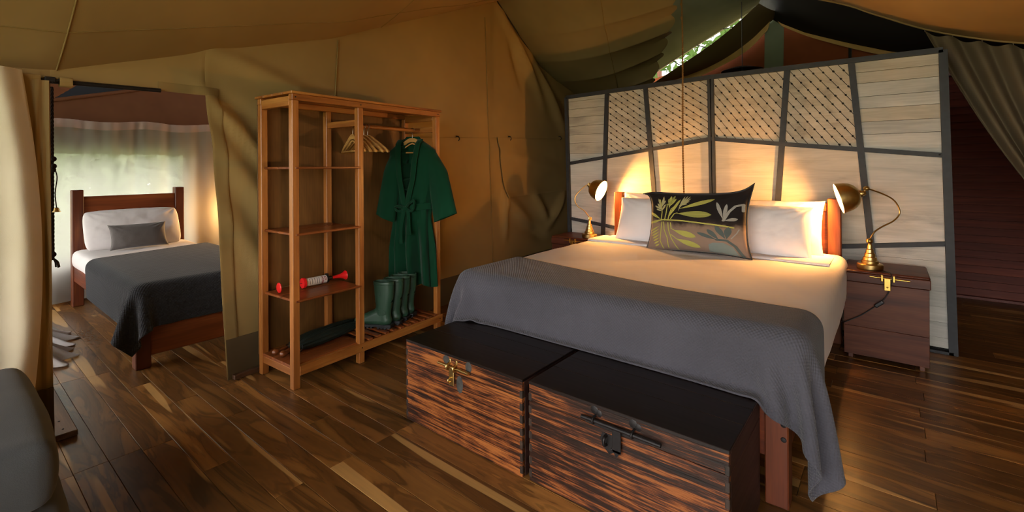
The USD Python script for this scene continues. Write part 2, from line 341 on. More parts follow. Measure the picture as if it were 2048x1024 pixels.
def chest_mat(name, ax, dark=0.0):
    """antique chest front: orange wood rubbed through a black finish in long streaks"""
    s1 = [52.0] * 3; s1[ax] = 1.9; s2 = [210.0] * 3; s2[ax] = 11.0
    nodes = {'tc': ('texture_coordinate', {}), 'oi': ('object_info', {}), 'mu': ('math', {'math_type': 'multiply', 'value2': 31.0}), 'ad': ('vector_math', {'math_type': 'add'}),
             'm1': ('mapping', {'scale': tuple(s1)}), 'm2': ('mapping', {'scale': tuple(s2)}),
             'n1': ('noise_texture', {'scale': 1.0, 'detail': 6.0, 'roughness': 0.66, 'distortion': 0.25}), 'n2': ('noise_texture', {'scale': 1.0, 'detail': 4.0, 'roughness': 0.65}),
             'n4': ('noise_texture', {'scale': 5.0, 'detail': 3.0}),
             's': ('math', {'math_type': 'multiply_add', 'value2': 0.45}), 's2': ('math', {'math_type': 'multiply_add', 'value2': 0.35}),
             'r1': ('rgb_ramp', {'ramp': W((0.66 + dark, '130c0a'), (0.86 + dark, '2c170e'), (0.95 + dark, '6e3a1a'), (1.06, 'ae6a32'))}),
             'b': ('bump', {'strength': 0.25, 'distance': 0.004}), 'rr': ('map_range', {'from_min': 0.6, 'from_max': 1.1, 'to_min': 0.4, 'to_max': 0.55}), 'p': ('principled_bsdf', {'specular_ior_level': 0.45})}
    links = [('oi.random', 'mu.value1'), ('tc.object', 'ad.vector1'), ('mu.value', 'ad.vector2'), ('ad.vector', 'm1.vector'), ('ad.vector', 'm2.vector'), ('ad.vector', 'n4.vector'),
             ('m1.vector', 'n1.vector'), ('m2.vector', 'n2.vector'), ('n2.fac', 's.value1'), ('n1.fac', 's.value3'), ('n4.fac', 's2.value1'), ('s.value', 's2.value3'), ('s2.value', 'r1.fac'),
             ('r1.color', 'p.base_color'), ('n2.fac', 'b.height'), ('b.normal', 'p.normal'), ('s.value', 'rr.value'), ('rr.result', 'p.roughness')]
    return MAT(name, nodes, links, 'p.BSDF')
chest_front = chest_mat('chest_front', 0, -0.035)
chest_front2 = chest_mat('chest_front_red', 0, 0.015)
chest_side = wood_mat('chest_side', W((0.3, '241310'), (0.6, '3a201a'), (0.8, '523026')), 'y', rough=0.45, along=1.5)
chest_top = wood_mat('chest_top', W((0.3, '120b0a'), (0.6, '1e1210'), (0.85, '33201a')), 'x', rough=0.36, along=1.2)
dove_mat = wood_mat('chest_dovetail', W((0.3, '1c1614'), (0.6, '3a2a20'), (0.85, '6a5c4c')), 'y', rough=0.5)

# ================================================================== FLOOR
flo = thing('floor', kind='structure')
part(flo, 'subfloor', plainbox((-7.3, -2.6, -0.12), (2.4, 7.3, -0.028)), black_gap)
planks, ROW = [], 0.126
frng = np.random.default_rng(11)
for k in range(-26, 51):
    y0 = 0.79 + ROW * k
    kind = {0: 0, 1: 1, 2: 2, 3: 1, 4: 0, 5: 1}.get(k, int(frng.integers(0, 3)))
    off = 0.147 + (0.0, 0.437, 0.874)[kind] + (frng.uniform(-0.02, 0.02) if not 0 <= k <= 5 else 0)
    x = off - 1.311 * 7
    while x < 2.4:
        a, b = max(x, -7.25), min(x + 1.311, 2.35)
        if b - a > 0.05: planks.append((a, b, y0))
        x += 1.311
def plank_mesh(a, b, y0, dz):
    g = 0.0008; c = 0.0012; x0, x1, ya, yb = a + g, b - g, y0 + g, y0 + ROW - g
    V = np.array([(x0, ya, -0.028), (x1, ya, -0.028), (x1, yb, -0.028), (x0, yb, -0.028), (x0, ya, dz - c), (x1, ya, dz - c), (x1, yb, dz - c), (x0, yb, dz - c),
                  (x0 + c, ya + c, dz), (x1 - c, ya + c, dz), (x1 - c, yb - c, dz), (x0 + c, yb - c, dz)])
    F = [(0, 1, 5), (0, 5, 4), (1, 2, 6), (1, 6, 5), (2, 3, 7), (2, 7, 6), (3, 0, 4), (3, 4, 7), (4, 5, 9), (4, 9, 8), (5, 6, 10), (5, 10, 9), (6, 7, 11), (6, 11, 10), (7, 4, 8), (7, 8, 11), (8, 9, 10), (8, 10, 11)]
    return trimesh.Trimesh(V, F, process=False)
def plank_score(p):
    mx, my = (p[0] + p[1]) / 2, p[2]; d = np.array([mx, my]); z = d @ _fw[:2]; s = d @ _rt[:2]
    if z < 1.5 or abs(s / z) > 1.35: return 1e9
    return z + (3 if my > 5.3 and mx < 0.2 else 0) + (2 if -2.1 < mx < -0.4 and 2.3 < my < 4.4 else 0)
planks.sort(key=plank_score)
rest = []
for i, (a, b, y0) in enumerate(planks):
    m = plank_mesh(a, b, y0, frng.uniform(-0.0006, 0.0))
    if i < 290: part(flo, 'plank', m, floor_mats[int(frng.choice(6, p=[.22, .24, .2, .14, .06, .14]))])
    else: rest.append(m)
part(flo, 'outlying_planks', cat_(*rest), floor_mats[1], kind='stuff')

# ================================================================== TENT WALLS AND ROOFS
def wall_x(y): return -3.415 - 0.0568 * (np.asarray(y) - 1.27)
ZT = np.array([(-2.6, 1.70), (0.22, 1.873), (0.395, 1.883), (0.626, 1.966), (0.871, 2.047), (1.171, 2.156), (2.005, 2.419), (2.725, 2.737), (4.26, 3.385), (4.30, 3.30), (5.146, 2.80), (6.30, 2.505), (7.2, 2.40)])
def zt(y): return np.interp(y, ZT[:, 0], ZT[:, 1])
FOLDS = [((1.17, 2.156), (2.15, 1.86), .030, .05), ((1.14, 1.86), (1.62, 1.30), .035, .045), ((1.15, 1.86), (1.50, 1.72), -.02, .05), ((1.2, 1.55), (1.75, 0.75), .03, .07), ((1.25, 1.1), (1.6, .45), .02, .06),
         ((4.30, 3.2), (5.3, 2.15), .06, .07), ((4.9, 2.8), (5.9, 1.85), .06, .08), ((5.15, 2.7), (5.95, 2.2), -.03, .07), ((4.4, 3.1), (4.75, 2.3), -.025, .06),
         ((4.35, 1.0), (5.0, 0.55), .05, .09), ((5.0, 1.0), (5.35, .62), .045, .07), ((5.35, .62), (5.85, 1.05), .05, .07), ((4.3, 1.03), (4.35, .5), .03, .05), ((4.55, .75), (5.4, .35), -.03, .08), ((4.2, 1.6), (5.7, 1.36), .02, .06)]
def wall_disp(y, z):
    d = 0.02 * (meshkit.fbm(np.stack([y * 1.1, z * 1.1, np.zeros_like(y)], -1), 3, 5) - 0.5)
    for (a, b, amp, w) in FOLDS:
        a, b = np.array(a), np.array(b); ab = b - a; L = np.linalg.norm(ab)
        t = np.clip(((y - a[0]) * ab[0] + (z - a[1]) * ab[1]) / L ** 2, -0.2, 1.2)
        dist = np.hypot(y - a[0] - t * ab[0], z - a[1] - t * ab[1])
        d = d + 1.5 * amp * np.exp(-(dist / w) ** 2) * np.clip(np.sin(np.clip(t * 0.8 + 0.2, 0, 1) * np.pi), 0, 1)
    return d
WN = np.array([math.cos(0.0567), math.sin(0.0567), 0])
def wall_pt(y, z, off=0.0):
    d = wall_disp(y, z) + off
    return np.stack([wall_x(y), y, z], -1) + d[..., None] * WN
def door_edge(z): return np.interp(z, [0.03, 0.54, 1.03, 1.52, 1.873], [1.235, 1.207, 1.189, 1.153, 1.111])

wl = thing('wall_left', kind='structure')
u, w = np.linspace(0, 1, 150) ** 1.0, np.linspace(0, 1, 80)
U, Wg = np.meshgrid(u, w, indexing='ij')
def patch(yl, yr, zb, ztop, nu, nw):
    U, Q = np.meshgrid(np.linspace(0, 1, nu), np.linspace(0, 1, nw), indexing='ij')
    Y0 = np.full_like(U, yl) if np.isscalar(yl) else yl(Q)
    Y = Y0 + (yr - Y0) * U; Z = zb + (ztop(Y) - zb) * Q
    return Y, Z
Y, Z = patch(lambda q: door_edge(np.clip(q * 2.206, 0, 1.873)), 7.0, 0.0, lambda y: zt(y) + 0.07 + 0.2 * np.clip((y - 4.0) / .3, 0, 1), 200, 90)
# keep the door edge straight on its measured curve
Y = np.where(Y < 2, Y, Y); part(wl, 'canvas_panel', sheet(wall_pt(Y, Z), 0.004), canvas, smooth=True)
Yb, Zb = patch(0.395, 1.1108, 1.873, lambda y: zt(y) + 0.07, 30, 14)
part(wl, 'door_header', sheet(wall_pt(Yb, Zb), 0.004), canvas, smooth=True)
Yc, Zc = patch(-2.6, 0.396, 0.0, lambda y: zt(y) + 0.07, 60, 40)
part(wl, 'canvas_panel', sheet(wall_pt(Yc, Zc), 0.004), canvas, smooth=True)
zz = np.linspace(0.02, 1.873, 60)
P = np.stack([wall_pt(door_edge(zz) + o, zz, 0.006) for o in np.linspace(-0.004, 0.075, 6)], 1)
part(wl, 'door_binding', sheet(P, 0.005), canvas_seam, smooth=True)
yy = np.linspace(0.86, 1.19, 14)
P = np.stack([wall_pt(yy, np.full_like(yy, 1.868 + o), 0.006) for o in np.linspace(0, 0.055, 5)], 1)
part(wl, 'header_binding', sheet(P, 0.005), canvas_seam, smooth=True)
Ys, Zs = patch(lambda q: door_edge(q * 0.27) + 0.002, 7.0, 0.0, lambda y: 0.0 * y + 0.27, 120, 10)
part(wl, 'mud_flap', sheet(wall_pt(Ys, Zs, 0.007), 0.004), canvas_hem, smooth=True)
# pocket flap with toggles
Uf, Qf = np.meshgrid(np.linspace(0, 1, 50), np.linspace(0, 1, 26), indexing='ij')
yl = 4.317 + (4.176 - 4.317) * Qf; Yf = yl + (6.6 - yl) * Uf; Zf = 1.035 + 0.03 * Uf + (0.712 + 0.06 * Uf - 0.03 * Uf) * Qf
part(wl, 'window_flap', sheet(wall_pt(Yf, Zf, 0.016), 0.006), canvas, smooth=True)
for (ya, za, yb, zb2) in ((2.073, 2.43, 2.04, 1.95), (3.96, 3.1, 4.09, 0.30), (4.176, 1.75, 4.317, 1.03)):
    t = np.linspace(0, 1, 40); part(wl, 'seam', tube(wall_pt(ya + (yb - ya) * t, za + (zb2 - za) * t, 0.008 if ya < 4.1 else 0.02), 0.005, 6), canvas_seam, smooth=True)
t = np.linspace(0, 1, 60)
part(wl, 'seam', tube(wall_pt(2.9 + 3.9 * t, 1.69 + 0.157 * t, 0.004), 0.0028, 6), canvas_seam, smooth=True)
for y, z in ((3.476, 1.714), (4.416, 1.759), (5.631, 1.817)):
    b = wall_pt(np.array([y]), np.array([z]), 0.012)[0]
    hk = tube(bezier([b + (0, 0, .012), b + (.025, 0, .008), b + (.035, 0, -.02), b + (.02, 0, -.035)], 14), 0.005, 8)
    part(wl, 'hook', cat_(hk, cbox(b - (0.002, .016, -.004), b + (.008, .016, .018))), black_iron, smooth=40)
b0, b1 = np.array([wall_x(1.27) + 0.012, 1.262, 0.0]), np.array([wall_x(1.46) + 0.012, 1.47, 0.0])
bt = cbox((-0.02, 0, 0.001), (0.03, 1.6, 0.03)); bt.apply_transform(trimesh.transformations.rotation_matrix(0.0567, [0, 0, 1])); bt.apply_translation(b0)
part(wl, 'floor_batten', bt, sill_wood)

# ceiling over the front room: one sagging canvas from the side wall out to its free far edge
N = 70
edge = bezier([(-3.56, 4.28, 3.40), (-2.6, 4.45, 3.42), (-1.6, 4.7, 3.28), (-0.42, 4.9, 2.84), (-0.076, 4.9, 2.646), (0.233, 4.9, 2.467), (0.513, 4.9, 2.347), (0.763, 4.9, 2.267), (1.3, 4.9, 2.14), (2.25, 4.9, 2.05)], 70)
def edge_at(s):
    L = np.r_[0, np.cumsum(np.linalg.norm(np.diff(edge, axis=0), axis=1))]; L /= L[-1]
    return np.stack([np.interp(s, L, edge[:, k]) for k in range(3)], -1)
s = np.linspace(0, 1, 110); q = np.linspace(0, 1, 90)
Sg, Qg = np.meshgrid(s, q, indexing='ij'); E = edge_at(s)[:, None, :]
near = np.stack([-3.2 + 5.4 * s, np.full_like(s, -2.6), 1.72 + 0.9 * np.sin(np.clip(s * 3.0, 0, 1) * np.pi / 2) ** 1], -1)[:, None, :]
P = near * (1 - Qg[..., None]) + E * Qg[..., None]
# left border follows the wall's top
yl = P[0, :, 1]; left = np.stack([wall_x(yl) - 0.07, yl, zt(yl) - 0.005], -1)
P = P + (left - P[0])[None] * (np.clip(1 - Sg / 0.30, 0, 1) ** 1.5)[..., None]
P[..., 2] += 0.09 * (meshkit.fbm(np.stack([P[..., 0] * 1.5, P[..., 1] * 1.5, Sg * 0], -1), 3, 9) - 0.5) * np.clip(Sg * 8, 0, 1) * np.clip((1 - Qg) * 12, 0, 1)
# belly of the canvas along the wall
P[..., 2] -= (0.05 * np.exp(-((Sg - 0.05) / 0.05) ** 2) * np.sin(np.clip(Qg, 0, 1) * np.pi))
ce = thing('ceiling', kind='structure')
roofA = part(ce, 'canvas_sheet', sheet(P, 0.004), canvas_roof, smooth=True)
def on_roof(si, a, b, r, mat, nm='seam'):
    k = int(si * 109); part(ce, nm, tube(P[k, a:b] - np.array([0, 0, 0.004]), r, 6), mat, smooth=True)
on_roof(0.055, 10, 86, 0.003, canvas_seam); on_roof(0.42, 5, 88, 0.004, canvas_seam); on_roof(0.8, 5, 88, 0.004, canvas_seam)
for qi in (39, 66): part(ce, 'seam', tube(P[0:106, qi] - np.array([0, 0, 0.004]), 0.004, 6), canvas_seam, smooth=True)
part(ce, 'edge_hem', tube(P[:, -1] + np.array([0, 0, 0.0]), 0.012, 8), canvas_roof, smooth=True)

# roof slope over the bed (dark, gathered towards its laced free edge)
n, k = 220, 70
tl = np.linspace(0, 1, n)
seamL = bezier([(-3.55, 3.85, 3.62), (-3.57, 4.26, 3.30), (-3.62, 5.146, 2.79), (-3.68, 6.30, 2.50), (-3.73, 7.0, 2.38)], 60)
scal = bezier([(-1.40, 4.25, 3.45), (-1.649, 4.7, 3.10), (-1.80, 5.0, 2.92), (-2.094, 5.5, 2.76), (-2.422, 6.0, 2.50), (-2.75, 6.6, 2.26)], 60)
def rs(c, t): L = np.r_[0, np.cumsum(np.linalg.norm(np.diff(c, axis=0), axis=1))]; L /= L[-1]; return np.stack([np.interp(t, L, c[:, i]) for i in range(3)], -1)
A, B = rs(seamL, tl) - np.array([0.16, 0, 0]), rs(scal, tl); v = np.linspace(0, 1, k)
P2 = A[:, None] * (1 - v)[None, :, None] + B[:, None] * v[None, :, None]
Tt, Vv = np.meshgrid(tl, v, indexing='ij')
P2[..., 2] -= 0.16 * np.sin(Vv * np.pi) * np.sin(np.clip(Tt * 1.1, 0, 1) * np.pi)
ph = 46 * Tt + 2.2 * np.sin(5 * Tt) - 2.5 * (1 - Vv) ** 2
P2[..., 2] += 0.05 * (np.abs(np.sin(ph / 2)) ** 0.7 - 0.6) * (0.15 + Vv ** 1.3)
P2[..., 0] += (0.03 * np.abs(np.sin(ph)) - 0.015) * np.clip((Vv - 0.9) / 0.1, 0, 1) * 2.0
ce2 = thing('ceiling', kind='structure')
part(ce2, 'canvas_sheet', sheet(P2, 0.004), canvas_far, smooth=True)
part(ce2, 'seam', tube(rs(seamL, np.linspace(0, 1, 60)) + np.array([0.02, 0, -0.03]), 0.007, 6), fly_dark, smooth=True)
part(ce2, 'seam', tube(P2[:, 44] - np.array([0, 0, 0.006]), 0.004, 6), canvas_seam, smooth=True)

# far gable: red-brown wall, fabric strap, valances, inner slopes and fly
wb = thing('wall_back', kind='structure')
gab = Polygon([(-3.9, 0), (2.3, 0), (2.3, 2.2), (0.113, 2.70), (-0.343, 2.88), (-0.8, 3.08), (-1.014, 3.32), (-1.155, 3.40), (-1.30, 3.28), (-1.80, 2.93), (-2.726, 2.74), (-3.9, 2.6)])
part(wb, 'gable_canvas', ext_xz(gab, 6.93, 6.95), canvas_red)
part(wb, 'gable_strap', sheet(np.stack([np.stack([np.full(16, xx) + np.linspace(0.0, -0.02, 16), np.full(16, 6.90), np.linspace(3.40, 2.3, 16)], -1) for xx in np.linspace(-1.25, -1.03, 5)], 1), 0.006), canvas_green, smooth=True)
part(wb, 'gable_tie', cbox((-0.36, 6.88, 2.68), (-0.33, 6.90, 2.88)), fly_dark)
def strip(up, lo, off, mat, nm, parent, nn=40):
    up, lo = bezier(up, nn), bezier(lo, nn); m_ = min(len(up), len(lo)); up, lo = rs(up, np.linspace(0, 1, nn)), rs(lo, np.linspace(0, 1, nn))
    Pn = np.stack([up * (1 - a) + lo * a for a in np.linspace(0, 1, 6)], 1); return part(parent, nm, sheet(Pn, 0.006), mat, smooth=True)
yv = 6.84
VLu = [(-1.17, yv, 3.30), (-1.42, yv, 3.08), (-1.78, yv, 2.87), (-2.2, yv, 2.74), (-2.72, yv, 2.66)]
VLl = [(-1.21, yv, 3.16), (-1.46, yv, 2.93), (-1.84, yv, 2.75), (-2.24, yv, 2.62), (-2.74, yv, 2.54)]
valance_lit_mat = cloth_mat('valance_tan_lit', srgb('b8925a'), srgb('a8844e'), bump=0.12, scale=400)  # lighter than the roof canvas, standing in for lamp light on the valances
VRu = [(-1.13, yv, 3.31), (-0.80, yv, 3.11), (-0.343, yv, 2.90), (0.0, yv, 2.76), (0.4, yv, 2.62)]
VRl = [(-1.05, yv, 3.18), (-0.75, yv, 2.99), (-0.33, yv, 2.78), (0.0, yv, 2.64), (0.4, yv, 2.50)]
strip(VLu, VLl, 0, valance_lit_mat, 'valance', wb); strip(VRu, VRl, 0, valance_lit_mat, 'valance', wb)
ce3 = thing('ceiling', kind='structure')
low = [(-1.15, 6.0, 3.27), (-1.373, 6.0, 3.091), (-1.583, 6.0, 2.943), (-1.819, 6.0, 2.804), (-2.126, 6.0, 2.643), (-2.429, 6.0, 2.487), (-2.7, 6.0, 2.36)]
part(ce3, 'inner_slope', sheet(np.stack([(rs(bezier([(-1.02, yv, 3.38)] + VLu, 40), np.linspace(0, 1, 30)) + np.array([0, .05, -.012])) * (1 - a) + rs(bezier(low, 30), np.linspace(0, 1, 30)) * a + np.array([0, 0, -0.03 * math.sin(a * math.pi)]) for a in np.linspace(0, 1, 16)], 1), 0.005), canvas_far, smooth=True)
fl = [(-1.30, 6.5, 3.36), (-1.46, 6.5, 3.285), (-1.65, 6.5, 3.19), (-2.05, 6.5, 3.004), (-2.50, 6.5, 2.78), (-2.65, 6.5, 2.70), (-2.95, 6.5, 2.54)]
ft = [(-0.70, 5.2, 3.45), (-1.10, 5.2, 3.46), (-1.40, 5.2, 3.52), (-1.85, 5.2, 3.60), (-2.4, 5.2, 3.68), (-3.0, 5.2, 3.72)]
Fp = np.stack([rs(bezier(fl, 40), np.linspace(0, 1, 40)) * (1 - a) + rs(bezier(ft, 40), np.linspace(0, 1, 40)) * a for a in np.linspace(0, 1, 30)], 1)
Fp[..., 2] += 0.006 * np.sin(np.linspace(0, 40, 30))[None, :] * 0.5
part(ce3, 'fly_sheet', sheet(Fp, 0.004), canvas_green, smooth=True)
part(ce3, 'fly_edge', tube(rs(bezier(fl, 40), np.linspace(0, 1, 40)), 0.012, 8), steel, smooth=True)
for t_ in (0.22, 0.42, 0.62, 0.84):
    a_ = rs(bezier(fl, 40), np.array([t_]))[0]; b_ = rs(bezier(low, 30), np.array([t_ - 0.02]))[0]
    part(ce3, 'fly_tie', tube([a_, b_], 0.006, 6), black_plastic, smooth=True)
fr = [(-1.55, 6.9, 3.75), (-1.22, 6.9, 3.36), (-1.10, 6.9, 3.24), (-0.80, 6.9, 3.05), (-0.343, 6.9, 2.84), (0.0, 6.9, 2.70), (0.6, 6.9, 2.50), (1.3, 6.9, 2.4), (2.3, 6.9, 2.3)]
fr2 = [(-1.2, 4.98, 3.85), (-0.95, 4.98, 3.60), (-0.7, 4.98, 3.20), (-0.42, 4.98, 2.95), (-0.07, 4.98, 2.76), (0.24, 4.98, 2.58), (0.9, 4.98, 2.37), (1.3, 4.98, 2.28), (2.3, 4.98, 2.2)]
part(ce3, 'fly_sheet', sheet(np.stack([rs(np.array(fr), np.linspace(0, 1, 30)) * (1 - a) + rs(np.array(fr2), np.linspace(0, 1, 30)) * a for a in np.linspace(0, 1, 16)], 1), 0.005), fly_dark, smooth=True)
ofl = thing('ceiling', kind='structure')  # flat sheets out of view, placed to shut out sky above the roofs
part(ofl, 'outer_fly', plainbox((-4.2, -3.0, 3.95), (2.6, 5.6, 3.96)), fly_dark)
part(ofl, 'outer_fly', plainbox((-0.95, 5.0, 3.45), (2.6, 7.1, 3.46)), fly_dark)
wr = thing('wall_right', kind='structure')
part(wr, 'canvas_panel', plainbox((2.3, -2.6, 0), (2.31, 7.0, 3.95)), canvas)

# louvred wall under the gable, each blade a piece
lv = thing('louvred_screen', 'dark red-brown louvred timber shutter wall behind the grey curtain', 'louvred wall', (1.15, 6.8, 0))
for i in range(29):
    z = 0.03 + i * 0.079; m = cbox((-1.05, -0.007, -0.043), (1.1, 0.007, 0.043), 0.002); m.apply_transform(trimesh.transformations.rotation_matrix(-0.42, [1, 0, 0])); m.apply_translation((1.15, 6.82, z + 0.04))
    part(lv, 'louvre_blade', m, louvre_wood)
part(lv, 'stile', cbox((0.02, 6.77, 0), (0.1, 6.87, 2.36)), louvre_wood); part(lv, 'head_rail', cbox((0.1, 6.77, 2.34), (2.25, 6.87, 2.42)), louvre_wood); part(lv, 'sill_rail', cbox((0.1, 6.77, 0.0), (2.25, 6.87, 0.03)), louvre_wood)

# taupe curtain drawn aside at the right
tq = np.linspace(0, 1, 160); vq = np.linspace(0, 1, 70); Tq, Vq = np.meshgrid(tq, vq, indexing='ij')
topx = 0.235 + 1.45 * tq; topz = np.interp(topx, [0.235, 0.513, 0.763, 1.3, 2.25], [2.46, 2.335, 2.255, 2.13, 2.04])
npl = 9
topz = topz - 0.022 * np.abs(np.sin(tq * npl * np.pi)) ** 2
top = np.stack([topx, 4.96 + 0.0 * tq, topz], -1); tie = np.stack([1.18 + 0.10 * tq, 4.97 + 0.0 * tq, 0.62 + 0.12 * tq], -1)
Pc = top[:, None] * (1 - Vq[..., None]) + tie[:, None] * Vq[..., None]
Pc[..., 2] -= 0.07 * np.sin(Vq * np.pi) * (1 - 0.4 * Tq); Pc[..., 0] += 0.05 * np.sin(Vq * np.pi) * Tq - 0.03 * np.sin(Vq * np.pi) * (1 - Tq)
Pc[..., 1] += (0.05 * np.sin(Vq * 2.2 + 0.4) + 0.012) * np.sin(Tq * npl * 2 * np.pi + 0.9 * np.sin(3 * Vq)) * (1 - 0.4 * Vq)
cu = thing('taupe_curtain', 'pleated grey-brown curtain drawn aside to the right of the tall screen', 'curtain', (1.2, 4.96, 0))
part(cu, 'drape', sheet(Pc, 0.004), drape_dark, smooth=True)
part(cu, 'tie_band', sheet(np.stack([np.stack([1.14 + 0.18 * (0.5 + 0.5 * np.cos(a)) + 0 * zz_, 4.97 + 0.09 * np.sin(a) + 0 * zz_, 0.64 + zz_], -1) for a in np.linspace(0, 2 * np.pi, 25) for zz_ in [np.linspace(0, 0.06, 3)]], 0), 0.004), drape_dark, smooth=True)
for i in range(npl + 1):
    xx = 0.235 + 1.45 * i / npl; zz_ = float(np.interp(xx, [0.235, 0.513, 0.763, 1.3, 2.25], [2.46, 2.335, 2.255, 2.13, 2.04]))
    th = np.linspace(0, 2 * np.pi, 13); part(cu, 'ring', tube(np.stack([xx + 0 * th, 4.96 + 0.012 * np.cos(th), zz_ + 0.008 + 0.012 * np.sin(th)], -1), 0.0025, 6, caps=False), steel, smooth=True)

# annex beyond the doorway
ax_ = thing('wall_annex', kind='structure')
XA = -6.80
awall = Polygon([(-1.3, 0), (3.4, 0), (3.4, 2.55), (1.9, 2.44), (1.45, 2.30), (0.76, 2.11), (-1.3, 1.75)]).difference(sbox(-0.6, 0.42, 2.0, 1.58))
m = trimesh.creation.extrude_polygon(awall, 0.006, engine='earcut'); vv = np.array(m.vertices)
part(ax_, 'canvas_panel', trimesh.Trimesh(np.stack([XA - vv[:, 2], vv[:, 0], vv[:, 1]], 1), m.faces, process=False), canvas_brown)
part(ax_, 'wall_hem', tube([(XA + 0.01, y, np.interp(y, [-1.3, 0.76, 1.45, 1.9, 3.4], [1.75, 2.11, 2.30, 2.44, 2.55])) for y in np.linspace(-1.3, 3.4, 40)], 0.02, 8), canvas_brown, smooth=True)
part(ax_, 'canvas_panel', plainbox((XA, 3.4, 0), (-3.6, 3.41, 2.6)), canvas_brown); part(ax_, 'canvas_panel', ext_xz(sbox(XA, 0, -3.45, 2.6).difference(sbox(-6.4, .45, -4.2, 1.75)), -1.31, -1.30), canvas_brown)  # side opening out of view, lets daylight onto the single bed
part(ax_, 'annex_fly', plainbox((-7.4, -1.4, 2.95), (-3.75, 3.6, 2.96)), canvas_slate)
slate = Polygon([(-1.4, 1.7), (3.6, 1.7), (3.6, 2.96), (-1.4, 2.96)])
for hy, hz0 in ((.917, 2.252), (.955, 2.285), (1.005, 2.325), (1.049, 2.362), (1.092, 2.396)): slate = slate.difference(Polygon([(hy - .022, hz0 - .012), (hy + .018, hz0 + .012), (hy + .022, hz0 + .022), (hy - .012, hz0 + .008)]))
m = trimesh.creation.extrude_polygon(slate, 0.006, engine='earcut'); vv = np.array(m.vertices)
part(ax_, 'annex_fly', trimesh.Trimesh(np.stack([-7.2 - vv[:, 2], vv[:, 0], vv[:, 1]], 1), m.faces, process=False), canvas_slate)
tA = np.linspace(0, 1, 60); fa = np.stack([np.full(60, -6.0), 0.66 + 0.29 * tA, 2.00 + 0.26 * tA], -1); fa[:, 1] += 0.010 * np.abs(((tA * 9) % 1) - 0.5)
fb = fa + np.array([1.0, -0.34, -0.06]); Pa = np.stack([fa * (1 - a) + fb * a for a in np.linspace(0, 1, 12)], 1)
part(ax_, 'inner_roof', sheet(Pa, 0.004), canvas_brown, smooth=True)

win = thing('window_1', kind='structure', loc=(XA, 0.7, 1.0))
part(win, 'window_frame', cat_(cbox((XA - 0.02, -0.62, 0.40), (XA + 0.012, -0.58, 1.6)), cbox((XA - 0.02, 1.98, 0.40), (XA + 0.012, 2.02, 1.6)), cbox((XA - 0.02, -0.62, 1.57), (XA + 0.012, 2.02, 1.61)), cbox((XA - 0.02, -0.62, 0.39), (XA + 0.012, 2.02, 0.43))), canvas_brown)

sheer = sheer_mat('sheer_voile', srgb('c6c6be'), 0.15)
yy = np.linspace(-0.4, 2.75, 260); zz = np.linspace(0.015, 1.0, 60); Yg, Zg = np.meshgrid(yy, zz, indexing='ij')
topc = 1.93 + 0.012 * np.sin(yy * 9) + 0.02 * (yy - 1.5)
Zr = Zg * topc[:, None]
fx = 0.03 * np.sin(yy * 17 + 1.4 * np.sin(yy * 3.1))[:, None] * (0.5 + 0.5 * (1 - Zg)) + 0.012 * np.sin(yy * 41)[:, None] * Zg ** 3
Xs = XA + 0.10 + fx + 0.05 * np.exp(-Zr / 0.15)
sc_ = thing('sheer_curtain', 'white sheer voile curtain across the bright window behind the single bed', 'curtain', (XA + 0.1, 1.2, 0))
part(sc_, 'voile', grid(np.stack([Xs, Yg, Zr], -1)), sheer, smooth=True)
hz = np.linspace(0, 1, 8); Hy, Hz = np.meshgrid(yy, hz, indexing='ij')
part(sc_, 'heading_band', grid(np.stack([XA + 0.122 + 0.012 * np.sin(Hy * 41) + 0.03 * 0.5 * np.sin(Hy * 17 + 1.4 * np.sin(Hy * 3.1)), Hy, topc[:, None] - 0.085 + 0.088 * Hz], -1)), sheer_mat('sheer_heading', srgb('dccbc6'), 0.05), smooth=True)

# outdoors: grass, shrubs placed to screen the sky behind the voile, a tree beyond the roof gap
grass = cloth_mat('grass', srgb('8f9a6a'), srgb('78855a'), bump=0.3, scale=30, blot=0.6)
leaf = MAT('leaf', {'oi': ('geometry', {}), 'r': ('rgb_ramp', {'ramp': [(0.0, srgb('4a6030')), (1.0, srgb('9aa870'))]}), 'd': ('diffuse_bsdf', {}), 't': ('translucent_bsdf', {}), 'm': ('mix_closure', {'fac': 0.45})},
           [('oi.random_per_island', 'r.fac'), ('r.color', 'd.color'), ('r.color', 't.color'), ('d.BSDF', 'm.closure1'), ('t.BSDF', 'm.closure2')], 'm.closure')
leaf_pale = MAT('leaf_pale', {'oi': ('geometry', {}), 'r': ('rgb_ramp', {'ramp': [(0.0, srgb('a4b090')), (1.0, srgb('ccd3b8'))]}), 'd': ('diffuse_bsdf', {}), 't': ('translucent_bsdf', {}), 'm': ('mix_closure', {'fac': 0.45})},
           [('oi.random_per_island', 'r.fac'), ('r.color', 'd.color'), ('r.color', 't.color'), ('d.BSDF', 'm.closure1'), ('t.BSDF', 'm.closure2')], 'm.closure')  # leaves lightened so the window behind the voile looks brighter
solo('ground', plainbox((-60, -60, -0.75), (60, 60, -0.7)), grass, kind='structure')
